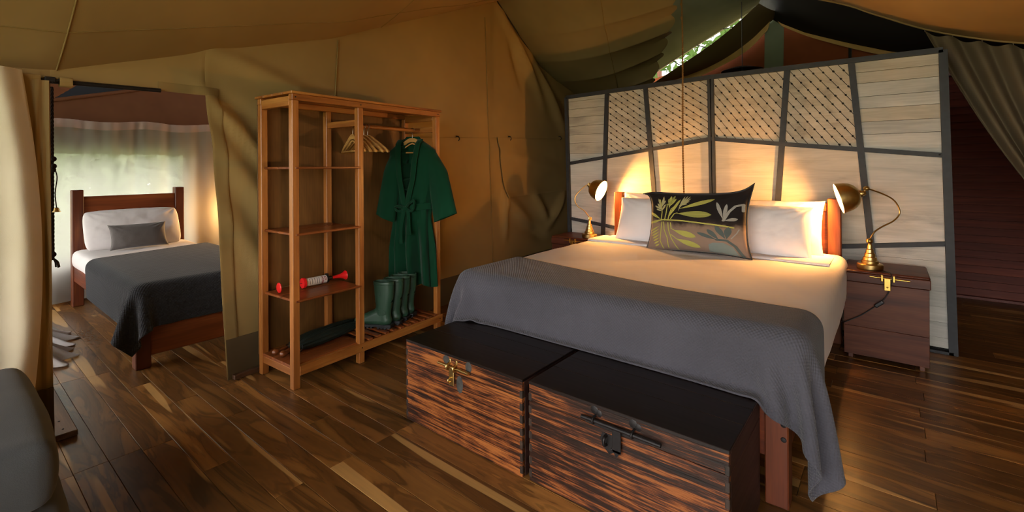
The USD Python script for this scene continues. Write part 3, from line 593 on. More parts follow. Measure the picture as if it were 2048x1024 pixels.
def foliage(c, r, nleaf, size, seed, flat=1.0):
    g = np.random.default_rng(seed); d = g.normal(size=(nleaf, 3)); d /= np.linalg.norm(d, axis=1, keepdims=True); p = np.asarray(c) + d * np.asarray(r) * (g.uniform(0.35, 1.0, (nleaf, 1)) ** 0.5)
    a = g.normal(size=(nleaf, 3)); a /= np.linalg.norm(a, axis=1, keepdims=True); b = np.cross(a, g.normal(size=(nleaf, 3))); b /= np.linalg.norm(b, axis=1, keepdims=True)
    sz = size * g.uniform(0.6, 1.3, (nleaf, 1)); q = np.stack([p - a * sz, p + b * sz * 0.45, p + a * sz, p - b * sz * 0.45], 1).reshape(-1, 3)
    i = np.arange(nleaf) * 4; return trimesh.Trimesh(q, np.vstack([np.stack([i, i + 1, i + 2], 1), np.stack([i, i + 2, i + 3], 1)]), process=False)
for i, (x, y, r, lab) in enumerate(((-12.0, -1.6, 2.4, 'pale green shrub screening the sky behind the voile, left of the bed'), (-14.5, 4.2, 2.7, 'pale green shrub screening the sky behind the voile, behind the headboard'), (-18.5, 10.4, 2.6, 'pale green shrub screening the sky behind the voile, right of the bed'))):
    t_ = thing('garden_shrub', lab, 'shrub', (x, y, -0.7))
    part(t_, 'foliage', foliage((x, y, 1.1), (r * 0.8, r * 1.35, 2.7), 13000, 0.20, 40 + i), leaf_pale, kind='stuff')
    part(t_, 'stem', tube([(x, y, -0.7), (x, y, 0.6)], 0.06, 8), bed_z)
tr = thing('garden_tree', 'leafy tree outside, seen through the slit between the tent roofs', 'tree', (-6.2, 15.5, -0.7))
part(tr, 'trunk', tube([(-6.2, 15.5, -0.7), (-6.1, 15.5, 3.0), (-6.0, 15.4, 6.0)], [0.22, 0.18, 0.1], 10), bed_z, smooth=True)
part(tr, 'foliage', foliage((-6.0, 15.0, 5.0), (3.2, 2.2, 3.0), 3600, 0.16, 77), leaf, kind='stuff')

# ================================================================== DOORWAY: pole, jamb flap, cream curtain, sill, rope
pl = thing('tent_pole', 'black metal tent pole along the top of the doorway to the single bed', 'pole', (wall_x(0.5) + 0.03, 0.5, 1.885))
part(pl, 'tube', tube([(wall_x(0.18) + 0.035, 0.18, 1.846), (wall_x(0.865) + 0.03, 0.865, 1.866)], 0.012, 12), black_iron, smooth=40)
part(pl, 'clamp', cat_(cbox((wall_x(0.4) + 0.012, 0.37, 1.845), (wall_x(0.4) + 0.06, 0.41, 1.872)), tube([(wall_x(0.42) + 0.05, 0.40, 1.845), (wall_x(0.42) + 0.05, 0.435, 1.868)], 0.006, 8)), black_iron)
for y0, y1 in ((0.27, 0.355), (0.425, 0.475)):
    th = np.linspace(0, 2 * np.pi, 24); ys = np.linspace(y0, y1, 6); TH, YS = np.meshgrid(th, ys, indexing='ij')
    part(pl, 'canvas_loop', sheet(np.stack([wall_x(YS) + 0.035 + 0.022 * np.cos(TH), YS, 1.853 + 0.026 * np.sin(TH) + 0.004 * np.sin(TH * 3)], -1), 0.004), canvas, smooth=True)

zq = np.linspace(0.02, 1.885, 50); sq = np.linspace(0, 1, 40)
def flap(y0, y1, offx, amp, npleat, top, bot, tilt=0.0, seed=1, bulge=0.0):
    S_, Z_ = np.meshgrid(np.linspace(0, 1, 90), np.linspace(bot, top, 60), indexing='ij'); f = (Z_ - bot) / (top - bot)
    Yv = y0 + (y1 - y0) * S_ + tilt * (1 - f) * S_ + bulge * np.sin(f * np.pi * 0.9) * S_
    nz = meshkit.fbm(np.stack([S_ * 3, Z_ * 1.2, 0 * S_ + seed], -1), 3, seed)
    X_ = wall_x(Yv) + offx + amp * np.sin(S_ * npleat * 2 * np.pi + 2.0 * nz + 0.8 * Z_) * (0.45 + 0.55 * (1 - f)) + 0.05 * (nz - 0.5)
    return np.stack([X_, Yv, Z_], -1)
jf = thing('door_flap', 'brown canvas door flap hanging beside the cream curtain at the doorway', 'tent flap', (wall_x(0.35) + 0.02, 0.35, 0))
part(jf, 'canvas', sheet(flap(0.24, 0.385, 0.065, 0.012, 0.7, 1.85, 0.10, 0.01, 3), 0.006), canvas_roof, smooth=True)
part(jf, 'hem', sheet(flap(0.24, 0.395, 0.069, 0.012, 0.7, 0.30, 0.02, 0.0, 3), 0.006), canvas_hem, smooth=True)
cc = thing('cream_curtain', 'long cream curtain gathered at the left edge beside the doorway', 'curtain', (wall_x(0.2) + 0.12, 0.2, 0))
part(cc, 'drape', sheet(flap(-0.55, 0.262, 0.12, 0.055, 4.3, 1.885, 0.04, 0.03, 8, 0.075), 0.005), drape, smooth=True)
def puddle(cx, cy, a0, a1, R, hgt, seed, nf):
    A_, R_ = np.meshgrid(np.linspace(a0, a1, 90), np.linspace(0.02, 1, 26), indexing='ij'); k_ = (A_ - a0) / (a1 - a0)
    rr = R * R_ * (0.72 + 0.28 * np.sin(nf * np.pi * k_ + seed) ** 2); fz = np.abs(np.sin(nf * np.pi * k_ + seed + 1.1 * R_)) ** 0.8
    return np.stack([cx + rr * np.cos(A_), cy + rr * np.sin(A_) * 0.75, 0.008 + hgt * (1 - R_) ** 1.5 + 0.045 * fz * R_ ** 0.4 * (1.05 - R_ ** 3)], -1)
pc_ = thing('puddled_curtain', 'white curtain hem crumpled on the annex floor behind the doorway post', 'curtain', (-5.1, 0.50, 0))
part(pc_, 'crumpled_cloth', sheet(puddle(-5.30, 0.46, -1.2, 2.4, 0.44, 0.16, 1.0, 7), 0.006), linen, smooth=True)
part(pc_, 'crumpled_cloth', sheet(puddle(-4.85, 0.42, -0.9, 2.5, 0.40, 0.20, 2.0, 6), 0.006), linen, smooth=True)
sl = thing('door_sill', 'worn wooden sill board on the floor at the doorway post', 'sill', (-3.45, 0.45, 0))
part(sl, 'board', cbox((-4.2, 0.395, 0.001), (-3.335, 0.49, 0.032), 0.004), wood_mat('sill_board', W((0.3, '4a3426'), (0.7, '7a5c46')), 'x', rough=0.5))
for xx in (-3.40, -3.52): part(sl, 'nail', ball((xx, 0.44, 0.032), 0.005, 1, (1, 1, 0.5)), black_iron)
chip_wood = plain('chip_wood', srgb('8a6240'), rough=0.8); g = np.random.default_rng(5); chips = []
for i in range(70):
    m = cbox((-0.5, -0.5, 0), (0.5, 0.5, 1), 0.1); m.apply_scale((g.uniform(.006, .02), g.uniform(.003, .008), 0.002)); m.apply_transform(trimesh.transformations.rotation_matrix(g.uniform(0, 6), [0, 0, 1])); m.apply_translation((-5.25 + g.normal() * 0.16, 0.80 + abs(g.normal()) * 0.05, 0.001)); chips.append(m)
solo('wood_debris', cat_(*chips), chip_wood, 'scatter of small wood chips on the floor beside the single bed', 'wood chips', kind='stuff')
# bell rope by the doorway
rb = thing('bell_rope', 'dark knotted rope hanging in the doorway in front of the sheer curtain', 'rope', (-3.62, 0.432, 1.55))
zz = np.linspace(1.86, 0.90, 160); part(rb, 'rope', cat_(*[tube(np.stack([-3.62 + 0.0042 * np.cos(zz * 95 + o), 0.432 + 0.0042 * np.sin(zz * 95 + o), zz], -1), 0.0044, 6) for o in (0, 2.09, 4.19)]), rope_dark, smooth=True)
for z, dx in ((1.46, 0.02), (1.42, 0.022), (1.40, 0.012), (0.93, 0.01)): part(rb, 'knot', ball((-3.615, 0.432 + dx * 0.3, z), 0.012, 2, (1, 1, 1.2)), rope_dark, smooth=True)
part(rb, 'frayed_end', cat_(*[tube(bezier([(-3.62, .432, .91), (-3.62 + a, .432 + b, .885), (-3.62 + 1.7 * a, .432 + 1.3 * b, .855)], 8), 0.0045, 5) for a, b in ((.01, .016), (-.012, .012), (.012, -.016), (0, .02), (-.01, -.014))]), rope_dark, smooth=True)
part(rb, 'cord', tube(bezier([(-3.61, .436, 1.42), (-3.61, .45, 1.36), (-3.61, .442, 1.27), (-3.61, .447, 1.19)], 16), 0.0025, 6), rope_dark, smooth=True)
part(rb, 'bell', align(lathe([(0.002, 0.026), (0.010, 0.022), (0.013, 0.010), (0.019, 0.0), (0.016, 0.0), (0.010, 0.012), (0.0, 0.016)], 16), (-3.61, 0.447, 1.165), (0, 0, 1)), brass, smooth=40)

# ================================================================== BEDDING TOOLS
def drape_cloth(P0, boxes, steps=420, floor=0.0, fr=0.6, g=3.5, dt=0.014, damp=0.985):
    """position-based cloth: grid P0 falls on rounded boxes (lo, hi, r)"""
    n, k = P0.shape[:2]; X = P0.reshape(-1, 3).copy(); Vv = np.zeros_like(X); I = np.arange(n * k).reshape(n, k); C = []
    def add(a, b, st):
        C.append((a.ravel(), b.ravel(), np.linalg.norm(X[a.ravel()] - X[b.ravel()], axis=1), st))
    for par in (0, 1):
        add(I[par:-1:2], I[par + 1::2][:I[par:-1:2].shape[0]], 1.0); add(I[:, par:-1:2], I[:, par + 1::2][:, :I[:, par:-1:2].shape[1]], 1.0)
        A_ = I[par:-1:2]; B_ = I[par + 1::2][:A_.shape[0]]; add(A_[:, :-1], B_[:, 1:], 0.5); add(A_[:, 1:], B_[:, :-1], 0.5)
    for par in range(4):
        if par < 2: pass
        A_ = I[[i for i in range(n - 2) if i % 4 == par]]; B_ = I[[i + 2 for i in range(n - 2) if i % 4 == par]]; add(A_, B_, 0.25)
        ci = [i for i in range(k - 2) if i % 4 == par]; add(I[:, ci], I[:, [i + 2 for i in ci]], 0.25)
    for s_ in range(steps):
        Vv[:, 2] -= g * dt; Vv *= damp; Y_ = X + Vv * dt
        for it in range(9):
            for a, b, L0, st in C:
                d = Y_[a] - Y_[b]; L = np.linalg.norm(d, axis=1); c = (0.5 * st * (L - L0) / np.maximum(L, 1e-9))[:, None] * d; Y_[a] -= c; Y_[b] += c
            for lo, hi, r in boxes:
                inn = np.clip(Y_, lo + r, hi - r); d = Y_ - inn; L = np.linalg.norm(d, axis=1); hit = (L < r) & (L > 1e-9)
                if hit.any():
                    Y_[hit] = inn[hit] + d[hit] / L[hit, None] * r
                    Y_[hit] -= fr * (Y_[hit] - X[hit]) * np.array([1, 1, 0.0])
                deep = L <= 1e-9
                if deep.any(): Y_[deep, 2] = hi[2]
            Y_[:, 2] = np.maximum(Y_[:, 2], floor)
        Vv = (Y_ - X) / dt; X = Y_
    return X.reshape(n, k, 3)

def smooth_grid(P, it=2):
    for _ in range(it):
        Q = P.copy(); Q[1:-1] = 0.5 * P[1:-1] + 0.25 * (P[:-2] + P[2:]); R = Q.copy(); R[:, 1:-1] = 0.5 * Q[:, 1:-1] + 0.25 * (Q[:, :-2] + Q[:, 2:]); P = R
    return P

def dense(P, f=2):
    from scipy.ndimage import zoom
    return np.stack([zoom(P[..., i], f, order=3, mode='nearest', grid_mode=False) for i in range(3)], -1)

def blanket_part(parent, P, th, mat, nm='throw'):
    n, k = P.shape[:2]; L1 = np.linalg.norm(np.diff(P, axis=0), axis=2).mean() * n; L2 = np.linalg.norm(np.diff(P, axis=1), axis=2).mean() * k
    uv = guv(n, k, L1, L2); return part(parent, nm, sheet(P, th), mat, smooth=True, uv=np.vstack([uv, uv]))

def pillow(w, h, t, seed, nu=46, nv=34, corner=0.06, wr=0.012, sag=0.0):
    """upright pillow: x across, z up, front towards -y, centred at its base"""
    g_ = np.linspace(-1, 1, nu); v_ = np.linspace(-1, 1, nv); Uu, Vv = np.meshgrid(g_, v_, indexing='ij')
    th = (np.clip(1 - np.abs(Uu) ** 2.6, 0, 1) * np.clip(1 - np.abs(Vv) ** 2.4, 0, 1)) ** 0.52
    pin = 1 + corner * (np.abs(Uu * Vv) ** 3) - (0.018 * (corner > 0)) * (np.abs(Uu) ** 6 * (1 - Vv ** 2) + np.abs(Vv) ** 6 * (1 - Uu ** 2)) - 0.05 * (corner <= 0) * np.abs(Uu * Vv) ** 5
    X = Uu * w / 2 * pin; Zz = (Vv * h / 2 * pin) + h / 2 - sag * (1 - Uu ** 2) * np.clip(Vv, 0, 1) ** 2
    out = []
    for sgn in (-1, 1):
        nz = meshkit.fbm(np.stack([X * 9, Zz * 9, 0 * X + seed + sgn], -1), 4, seed) - 0.5
        rad = np.sin((np.arctan2(Vv - 1, np.abs(Uu) - 1)) * 16) * np.exp(-((np.abs(Uu) - 1) ** 2 + (np.abs(Vv) - 1) ** 2) / 0.25) * 0.008
        Yq = sgn * (t / 2 * th + (nz * wr + rad) * np.clip(th * 1.6, 0, 1))
        out.append(np.stack([X, Yq, Zz], -1))
    a, b = grid(out[0]), grid(out[1]); a.invert() if False else None; b.invert()
    m = trimesh.util.concatenate([b, a]); m.merge_vertices(); m.fix_normals(); return m, out[0]

def place(m, loc, tilt, yaw=0.0, roll=0.0):
    R = trimesh.transformations.euler_matrix(tilt, roll, yaw, 'sxyz'); R[:3, 3] = loc; m = m.copy(); m.apply_transform(R); return m

# ================================================================== BIG BED
bed = thing('double_bed', 'wide wooden double bed with a low rectangular headboard before the screen', 'bed', (-1.25, 3.3, 0))
BX0, BX1 = -2.20, -0.30
for x0, x1, nm in ((BX0, BX0 + .09, 'l'), (BX1 - .09, BX1, 'r')):
    part(bed, 'leg', cbox((x0 if nm == 'l' else -0.405, 2.17, 0), (x1 if nm == 'l' else -0.318, 2.26, 0.46), 0.005), bed_z)
    part(bed, 'headboard_post', cbox((x0 - .01 if nm == 'l' else x0 + .015, 4.44, 0), (x1 - .01 if nm == 'l' else x1 + .015, 4.53, 1.135), 0.006), head_wood)
    part(bed, 'side_rail', cbox((x0 + .02, 2.26, 0.17), (x0 + .055, 4.44, 0.36), 0.004), bed_y)
for z in (0.285, 0.345): part(bed, 'bolt_head', align(lathe([(0, 0.004), (0.009, 0.003), (0.011, 0)], 14), (-0.335, 2.169, z), (0, -1, 0)), black_iron, smooth=40)
part(bed, 'foot_rail', cbox((BX0 + .09, 2.20, 0.18), (-0.405, 2.24, 0.44), 0.004), bed_x)
part(bed, 'headboard_rail', cbox((BX0 + .08, 4.46, 1.03), (BX1 - .075, 4.51, 1.10), 0.005), head_x)
part(bed, 'headboard_panel', cbox((BX0 + .08, 4.475, 0.3), (BX1 - .075, 4.495, 1.03), 0.002), head_x)
part(bed, 'slat_base', cbox((BX0 + .03, 2.26, 0.30), (BX1 - .03, 4.44, 0.34), 0.003), bed_x)
mt = solo('mattress', rbox((BX0 + .02, 2.27, 0.342), (BX1 - .02, 4.43, 0.60), 0.05, 30), linen, 'thick white mattress under the duvet on the double bed', 'mattress', smooth=True)
DZ = 0.715
dv = rbox((BX0 - .03, 2.16, 0.36), (BX1 + .06, 4.40, DZ), 0.075, 110); vv = np.array(dv.vertices)
nz = meshkit.fbm(np.stack([vv[:, 0] * 1.6, vv[:, 1] * 1.6, vv[:, 2] * 3], -1), 4, 3) - 0.5; nw = meshkit.fbm(np.stack([vv[:, 0] * 3, vv[:, 1] * 14, vv[:, 2] * 3], -1), 3, 8) - 0.5
nr = np.array(dv.vertex_normals); dv.vertices = vv + nr * (0.030 * nz + 0.008 * nw * np.clip((vv[:, 1] - 3.2) / 0.5, 0, 1) - 0.0)[:, None]
dvv = np.array(dv.vertices); low_ = (dvv[:, 2] < 0.47) & (dvv[:, 1] < 2.26); dvv[low_, 1] = 2.255; dv.vertices = dvv
# hollow below so that it wraps the mattress
dvm = manif(dv) - manif(rbox((BX0 + .005, 2.20, 0.2), (BX1 - .005, 4.45, 0.62), 0.04, 20))
dv2 = tri(dvm) if not dvm.is_empty() else dv
du = thing('duvet', 'smooth white duvet spread over the double bed', 'duvet', (-1.25, 3.3, 0.6))
part(du, 'cover', dv2, linen, smooth=40)
xs = np.linspace(BX0 + .03, BX1 - .01, 90)
hemP = np.stack([np.stack([xs, 3.86 + 0.02 * np.sin(xs * 4) + dy, DZ + 0.004 + 0.012 * math.sin(a) + 0.012 * (meshkit.fbm(np.stack([xs * 1.6, 0 * xs + 3.86 * 1.6, 0 * xs + DZ * 3], -1), 4, 3) - 0.5) - 0.055 * np.clip(np.abs(xs + 1.25) - 0.92, 0, 1) ** 1.0 * 1.5], -1) for dy, a in ((-.03, -.3), (-.02, .8), (0.0, 1.57), (.03, 1.2), (.10, .9), (.30, .5))], 1)
part(du, 'turned_hem', sheet(hemP, 0.008), linen, smooth=True)

gx = np.linspace(-2.62, 0.19, 114); ty = np.linspace(0, 1, 40)
ytop = 2.565 + 0.20 * np.clip((-0.9 - gx) / 1.2, 0, 1.3) ** 1.2
P0 = np.stack([np.repeat(gx[:, None], 40, 1), ytop[:, None] * (1 - ty) + (1.90) * ty, np.full((114, 40), DZ + 0.03) + 0.003 * np.sin(gx * 37)[:, None]], -1)
colliders = [(np.array([BX0 - .035, 2.155, -1.0]), np.array([BX1 + .066, 4.4, DZ + 0.012]), 0.078), (np.array([-2.12, 1.66, -1.0]), np.array([-0.40, 2.15, 0.452]), 0.006)]
PB = drape_cloth(P0, colliders)
PB = dense(smooth_grid(PB, 1), 2)
th_ = thing('bed_throw', 'charcoal waffle-weave throw over the foot of the double bed', 'throw', (-1.25, 2.3, 0.6))
blanket_part(th_, PB, 0.007, waffle, 'waffle_cloth')

def add_pillow(nm, label, grp, w, h, t, loc, tilt, yaw, seed, mat, roll=0.0, flange=0.0):
    m, _ = pillow(w, h, t, seed, 70, 50, corner=0.03, wr=0.015); m = place(m, loc, tilt, yaw, roll)
    p_ = thing(nm, label, 'pillow', loc, group=grp); part(p_, 'case', m, mat, smooth=True)
    return p_
G1 = 'white pillows on the double bed'
add_pillow('bed_pillow', 'white pillow at the left of the double bed, the front one', G1, 0.84, 0.43, 0.20, (-1.57, 4.02, 0.705), -0.42, 0.02, 21, linen2)
add_pillow('bed_pillow', 'white pillow at the left of the double bed, tucked behind the front one', G1, 0.80, 0.44, 0.17, (-1.66, 4.27, 0.71), -0.28, 0.0, 22, linen2)
add_pillow('bed_pillow', 'white pillow at the right of the double bed, the front one', G1, 0.78, 0.42, 0.20, (-0.825, 3.97, 0.705), -0.45, -0.02, 23, linen2)
add_pillow('bed_pillow', 'white pillow at the right of the double bed, nearest the headboard post', G1, 0.80, 0.42, 0.17, (-0.79, 4.22, 0.71), -0.28, 0.0, 24, linen2)

# embroidered cushion
CW, CH = 0.75, 0.465
cm, front = pillow(CW, CH, 0.19, 31, 60, 44, corner=0.085, wr=0.010)
def ears(P_):
    P_ = np.array(P_, float); u_ = P_[..., 0] / (CW / 2); v_ = (P_[..., 2] - CH / 2) / (CH / 2)
    tr_ = np.clip(u_, 0, 1.2) ** 7 * np.clip(v_, 0, 1.2) ** 5; tl_ = np.clip(-u_, 0, 1.2) ** 9 * np.clip(v_, 0, 1.2) ** 9
    P_[..., 0] += 0.004 * tr_ - 0.012 * tl_; P_[..., 2] += 0.022 * tr_ - 0.006 * tl_; return P_
cm.vertices = ears(cm.vertices); front = ears(front)
R = trimesh.transformations.euler_matrix(-0.20, -0.03, -0.03, 'sxyz'); R[:3, 3] = (-1.178, 3.755, 0.725)
cush_mat = MAT('cushion_ground', {'tc': ('texture_coordinate', {}), 'sx': ('separate_xyz', {}), 'n': ('noise_texture', {'scale': 14.0, 'detail': 3.0}), 's': ('math', {'math_type': 'multiply_add', 'value2': 0.09}),
                                   'mr': ('map_range', {'from_min': 0.0, 'from_max': 0.55, 'to_min': 0.0, 'to_max': 1.0}),
                                   'r': ('rgb_ramp', {'ramp': [(0.0, srgb('7a675a')), (0.28, srgb('8f7868')), (0.44, srgb('86705f')), (0.52, srgb('2c221e')), (0.6, srgb('191413')), (0.88, srgb('1a1413')), (1.0, srgb('2e2019'))]}),
                                   'p': ('principled_bsdf', {'roughness': 0.8, 'sheen_weight': 0.1, 'specular_ior_level': 0.2})},
               [('tc.object', 'sx.vector'), ('tc.object', 'n.vector'), ('n.fac', 's.value1'), ('sx.z', 's.value3'), ('s.value', 'mr.value'), ('mr.result', 'r.fac'), ('r.color', 'p.base_color')], 'p.BSDF')
cush = thing('embroidered_cushion', 'black and taupe cushion embroidered with yellow-green leaves, centre of the double bed', 'cushion', (-1.178, 3.755, 0.725))
part(cush, 'cover', (lambda m: (m.apply_transform(R), m)[1])(cm.copy()), cush_mat, smooth=True)
loop = np.concatenate([front[:, 0], front[-1, 1:], front[-2::-1, -1], front[0, -2:0:-1]]); loop = np.vstack([loop, loop[:1]])
part(cush, 'piping', tube(trimesh.transform_points(loop, R), 0.005, 6, caps=False), black_plastic, smooth=True)
from scipy.interpolate import RegularGridInterpolator
FI = RegularGridInterpolator((np.linspace(-1, 1, 60), np.linspace(-1, 1, 44)), front, bounds_error=False, fill_value=None)
FNv = RegularGridInterpolator((np.linspace(-1, 1, 60), np.linspace(-1, 1, 44)), gridn(front), bounds_error=False, fill_value=None)
def motif(pts2, mat, nm, wid=None, lift=0.0016):
    """thread motif: polygon (or a stroke) in the cushion's own 0..1 face coordinates (right, down)"""
    poly = Polygon(pts2) if wid is None else LineString(pts2).buffer(wid, cap_style='round')
    poly = poly.buffer(0)
    out = []
    for gm in getattr(poly, 'geoms', [poly]):
        if gm.is_empty: continue
        m = trimesh.creation.extrude_polygon(gm.simplify(0.001), 0.01, engine='earcut'); m = m.slice_plane([0, 0, 0.005], [0, 0, 1]) if False else m
        v2, f2 = trimesh.creation.triangulate_polygon(gm.simplify(0.0015), engine='earcut')
        v3 = np.c_[v2, np.zeros(len(v2))]; v3, f3 = trimesh.remesh.subdivide_to_size(v3, f2, 0.035)
        uvq = np.stack([v3[:, 0] * 2 - 1, 1 - v3[:, 1] * 2], 1); n_ = FNv(uvq); pt = FI(uvq)
        sg = np.sign((n_[:, 1]).mean()); n_ = n_ * (-sg if sg > 0 else 1.0)
        a = pt + n_ * lift; m_ = trimesh.Trimesh(a, f3, process=False); m_.merge_vertices(digits_vertex=7)
        if m_.face_normals[:, 1].mean() > 0: m_.invert()
        out.append(m_)
    m_ = trimesh.util.concatenate(out); m_.apply_transform(R); return part(cush, nm, m_, mat, smooth=True)
def leafp(a, b, w, n=14, tipw=0.35):
    a, b = np.array(a, float), np.array(b, float); d = b - a; nrm = np.array([-d[1], d[0]]) / np.linalg.norm(d); t = np.linspace(0, 1, n)
    prof = w * np.sin(np.pi * np.clip(t, 0, 1) ** 1.4) ** 0.7 + w * tipw * np.clip((t - .8) / .2, 0, 1) * (1 - t)
    return np.vstack([a + d * t[:, None] + nrm * prof[:, None], (a + d * t[:, None] - nrm * prof[:, None])[::-1]])
emb = [cloth_mat('thread_' + n_, srgb(h), tuple(np.array(srgb(h)) * .85), rough=0.7, bump=0.3, scale=260) for n_, h in (('lime', 'b5b05a'), ('olive', '98984e'), ('pale', 'b8b080'), ('slate', '55605e'), ('grey', '9a978f'), ('mist', '7f8a84'))]
lime, olive, pale, slate, gthr, mist = emb
motif([(0.03, .535), (.18, .49), (.40, .50), (.62, .53), (.80, .555), (.89, .575)], lime, 'stem', 0.011)
motif(leafp((.16, .50), (.01, .55), .022), lime, 'leaf_motif'); motif(leafp((.15, .48), (.01, .36), .022), lime, 'leaf_motif')
for (a, b, w_) in (((.34, .38), (.69, .385), .055), ((.36, .30), (.71, .12), .032), ((.30, .66), (.54, .76), .045), ((.32, .80), (.58, .92), .042), ((.24, .46), (.36, .13), .018)): motif(leafp(a, b, w_), olive if w_ > .05 else lime, 'leaf_motif')
motif([(.34, .38), (.68, .385)], lime, 'leaf_vein', 0.003, 0.0026)
for pts in ([(.16, .50), (.165, .36), (.15, .24), (.13, .14)], [(.20, .50), (.215, .36), (.22, .25)], [(.24, .50), (.25, .40), (.27, .30), (.33, .22)], [(.27, .47), (.31, .38), (.34, .37)], [(.17, .53), (.16, .70), (.15, .85), (.18, .97)], [(.19, .53), (.20, .66), (.235, .80), (.24, .96)], [(.24, .54), (.25, .66), (.28, .80), (.34, .98)], [(.27, .54), (.28, .64), (.31, .66)], [(.28, .74), (.33, .80)]): motif(pts, lime, 'stem', 0.006)
for k_, (px, py) in enumerate(((.09, .30), (.10, .20), (.11, .12), (.17, .08), (.19, .15), (.20, .22), (.07, .24))): motif(leafp((.158, .34 - .02 * k_ % .1), (px, py), .013), pale, 'leaf_motif')
for k_, (px, py) in enumerate(((.25, .07), (.29, .06), (.31, .12), (.23, .12), (.27, .20), (.21, .24))): motif(leafp((.245, .30 - .02 * k_), (px, py), .016), olive if k_ % 2 else lime, 'leaf_motif')
for k_, (px, py) in enumerate(((.40, .07), (.43, .06), (.46, .07), (.47, .11), (.46, .16), (.44, .21))): motif(leafp((.35, .34 - .02 * k_), (px, py), .010), pale, 'leaf_motif')
for k_ in range(7): motif(leafp((.14, .60 + .05 * k_), (.02 + .012 * k_, .70 + .04 * k_), .012), lime, 'leaf_motif')
for (a, b, w_) in (((.80, .46), (.73, .17), .019), ((.80, .46), (.825, .20), .018), ((.81, .47), (.93, .43), .026)): motif(leafp(a, b, w_), gthr, 'leaf_motif')
motif([(.80, .47), (.85, .32), (.90, .23), (.965, .20), (.97, .30)], gthr, 'stem', 0.014)
for (a, b, w_) in (((.74, .78), (.55, .68), .026), ((.76, .78), (.65, .62), .028), ((.82, .76), (.73, .56), .030), ((.83, .76), (.85, .57), .034)): motif(leafp(a, b, w_), slate, 'leaf_motif')
motif([(.74, .78), (.83, .78), (.90, .86), (.95, .99)], slate, 'stem', 0.015)
motif([(.66, .98), (.66, .86), (.70, .83), (.80, .82), (.88, .88), (.92, .99)], mist, 'ground_motif', None, 0.0009)
motif([(.87, .75), (.92, .66), (.94, .60)], gthr, 'stem', 0.006)

# ================================================================== SCREEN behind the bed
scn = thing('panel_screen', 'tall whitewashed timber screen in a black iron frame behind the bed', 'screen', (-1.30, 4.70, 0))
Y0, Y1 = 4.705, 4.725
OUT = [(-2.942, 2.213), (-1.325, 2.25), (0.322, 2.246), (0.370, 0.0), (-2.89, 0.0)]
topL = lambda x: np.interp(x, [-2.942, -1.325, 0.322], [2.213, 2.25, 2.246])
lines = dict(V1=((-2.417, 2.235), (-2.50, 0.02)), V2=((-1.975, 2.235), (-1.80, 0.02)), V3=((-0.681, 2.25), (-0.83, 0.02)), V4=((-0.230, 2.25), (-0.045, 0.02)))
H1 = [(-2.915, 1.437), (-2.443, 1.502), (-1.907, 1.578), (-1.325, 1.66)]; H3 = [(-1.325, 1.66), (-0.74, 1.590), (-0.171, 1.524), (0.335, 1.466)]
H2 = [(-2.90, 0.795), (-2.337, 0.731), (-1.31, 0.60)]; H4 = [(-1.31, 0.60), (-0.287, 0.731), (0.352, 0.815)]
IW = 0.045
def iron(p, q, w=IW, y=(4.690, 4.716)): return part(scn, 'frame_bar', bar_xz(p, q, w, *y), screen_iron)
for p, q in ((OUT[0], OUT[1]), (OUT[1], OUT[2]), (OUT[2], OUT[3]), (OUT[3], OUT[4]), (OUT[4], OUT[0])): iron(p, q, 0.04 if p[0] != OUT[2][0] else 0.05, (4.68, 4.73))
iron((-1.338, 2.25), (-1.31, 0.0), 0.024, (4.682, 4.73)); iron((-1.306, 2.25), (-1.278, 0.0), 0.024, (4.682, 4.73))
for p, q in lines.values(): iron(p, q)
for H in (H1, H3, H2, H4):
    for p, q in zip(H[:-1], H[1:]): iron(p, q, 0.036 if H in (H1, H3) else 0.034, (4.692, 4.714))
for x, z in ((0.30, 1.472), (-2.89, 1.442), (0.33, 0.80)): part(scn, 'rivet', ball((x, 4.691, z), 0.006, 1, (1, 0.5, 1)), black_iron)
part(scn, 'backing', ext_xz(Polygon(OUT).buffer(-0.01), 4.728, 4.736), black_gap)
lx = lambda L, z: L[0][0] + (L[1][0] - L[0][0]) * (z - L[0][1]) / (L[1][1] - L[0][1])
def cols(z):
    return [np.interp(z, [0, 2.213], [-2.89, -2.942]), lx(lines['V1'], z), lx(lines['V2'], z), np.interp(z, [0, 2.25], [-1.294, -1.322]), lx(lines['V3'], z), lx(lines['V4'], z), np.interp(z, [0, 2.246], [0.370, 0.322])]
def hz_(H, x): return float(np.interp(x, [p[0] for p in H], [p[1] for p in H]))
def cell(i, zt_, zb_):
    """quad between column lines i and i+1 and the z functions"""
    tx0 = cols(zt_(cols(2.0)[i]))[i]; tx1 = cols(zt_(cols(2.0)[i + 1]))[i + 1]; bx0 = cols(zb_(cols(1.4)[i]))[i]; bx1 = cols(zb_(cols(1.4)[i + 1]))[i + 1]
    return Polygon([(tx0, zt_(tx0)), (tx1, zt_(tx1)), (bx1, zb_(bx1)), (bx0, zb_(bx0))]).buffer(-IW / 2 + 0.004, join_style='mitre')
mid = lambda x: hz_(H1, x) if x < -1.325 else hz_(H3, x)
lowz = lambda x: hz_(H2, x) if x < -1.31 else hz_(H4, x)
prg = np.random.default_rng(3)
